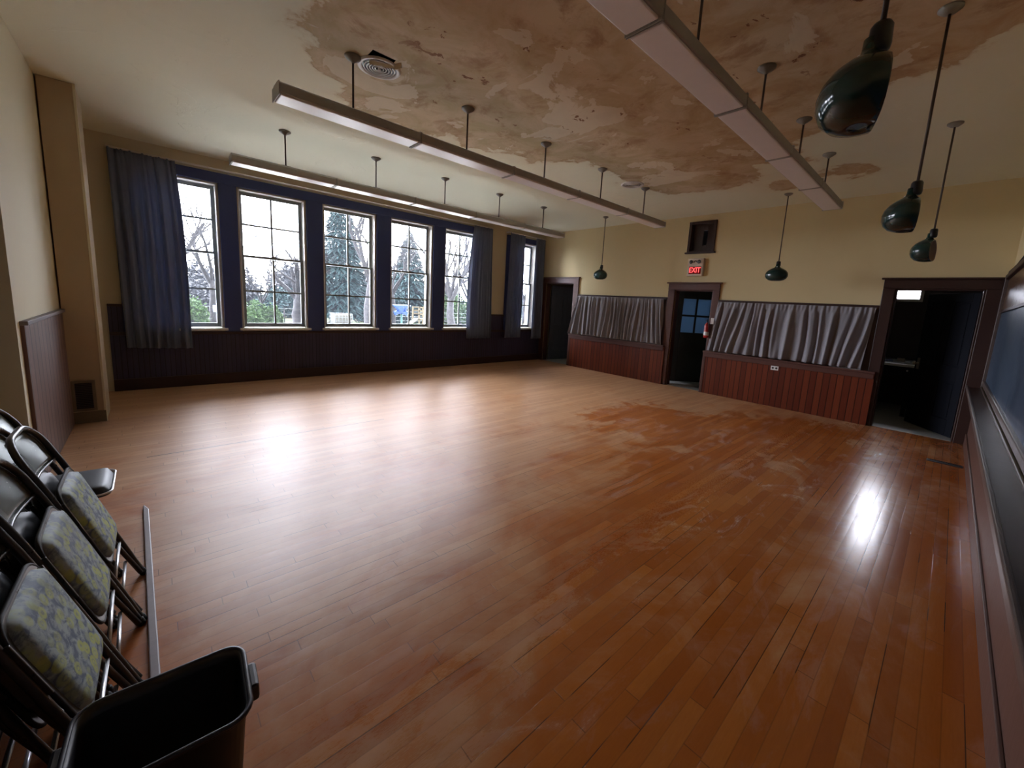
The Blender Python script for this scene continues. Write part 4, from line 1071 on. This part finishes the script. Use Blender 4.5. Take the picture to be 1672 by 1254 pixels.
# blue funnel toy on a post
fn_ = thing('funnel_toy', 'bright blue funnel ball game on a green post outside the fourth window', 'play equipment', (-22, 10.68, GZ))
mb = MB(); mb.lathe([(.50, 1.86), (.50, 1.80), (.30, 1.62), (.22, 1.50), (.22, 1.42), (.10, 1.36)], n=24); mb.build('funnel', 'blue', fn_)
for k in range(3):
    a = 2*PI*k/3+.5; mb = MB(); mb.tube([(0, 0, 1.46), (math.cos(a)*.25, math.sin(a)*.25, 1.44), (math.cos(a)*.42, math.sin(a)*.42, 1.36)], [.12, .12, .13], 10); mb.build('chute', 'blue', fn_)
mb = MB(); mb.tube([(0, 0, 0), (0, 0, 1.4)], .055, 10); mb.build('post', 'teal', fn_)
# slide and tower
sl = thing('play_tower', 'pale yellow wooden play tower with a slide outside the fourth window', 'play equipment', (-22.5, 12.2, GZ))
for dx in (-.4, .4):
    for dy in (-.35, .35):
        mb = MB(); mb.box(dx-.04, dx+.04, dy-.04, dy+.04, 0, 1.75); mb.build('post', 'play_wood', sl)
mb = MB(); mb.box(-.44, .44, -.39, .39, 1.0, 1.06); mb.build('deck', 'play_wood', sl)
mb = MB()
for z in (1.3, 1.5, 1.7):
    mb.box(.40, .44, -.39, .39, z, z+.07); mb.box(-.44, -.40, -.39, .39, z, z+.07); mb.box(-.4, .4, .36, .40, z, z+.07)
mb.build('railing', 'play_wood', sl)
mb = MB(); mb.prism([(-.39, 1.04), (-.39, .96), (-1.75, .20), (-2.0, .18), (-2.0, .26), (-1.7, .28)], -.22, .22, Matrix(((0, 0, 1, .1), (1, 0, 0, 0), (0, 1, 0, 0), (0, 0, 0, 1)))); mb.build('slide', 'tank', sl)
# orange board with dark lettering by the trunk
ob = thing('lettered_board', 'weathered orange board with dark upright lettering outside the third window', 'sign', (-23, 9.55, GZ), (0, 0, PI/2))
MB().box(-.22, .22, -.02, .02, .3, 1.75).build('board', 'orange', ob)
text('97ME', .42, (0, -.03, 1.05), (PI/2, PI/2, 0), 'grille', 'lettering', ob)
for s in (-1, 1): MB().box(s*.18-.03, s*.18+.03, .02, .08, 0, 1.7).build('post', 'bark', ob)
bx = thing('utility_box', 'blue-grey utility box on a post behind the bush outside the first window', 'box', (-22.5, 2.16, GZ))
MB().box(-.1, .1, -.13, .13, 1.2, 1.5).build('housing', 'curtain_blue', bx, bevel=.01)
MB().box(-.03, .03, -.03, .03, 0, 1.2).build('post', 'bark', bx)
# wire fence line
wf = thing('wire_fence', 'low wire fence crossing the lawn beyond the play area', 'fence', (-31, 14, GZ))
for k in range(14):
    MB().tube([(0, -14+k*2.2, 0), (0, -14+k*2.2, 1.15)], .03, 6).build('fence_post', 'bark', wf)
mb = MB()
for z in (.35, .7, 1.08): mb.tube([(0, -14, z), (0, 14.6, z)], .012, 4)
mb.build('wires', 'sash', wf)
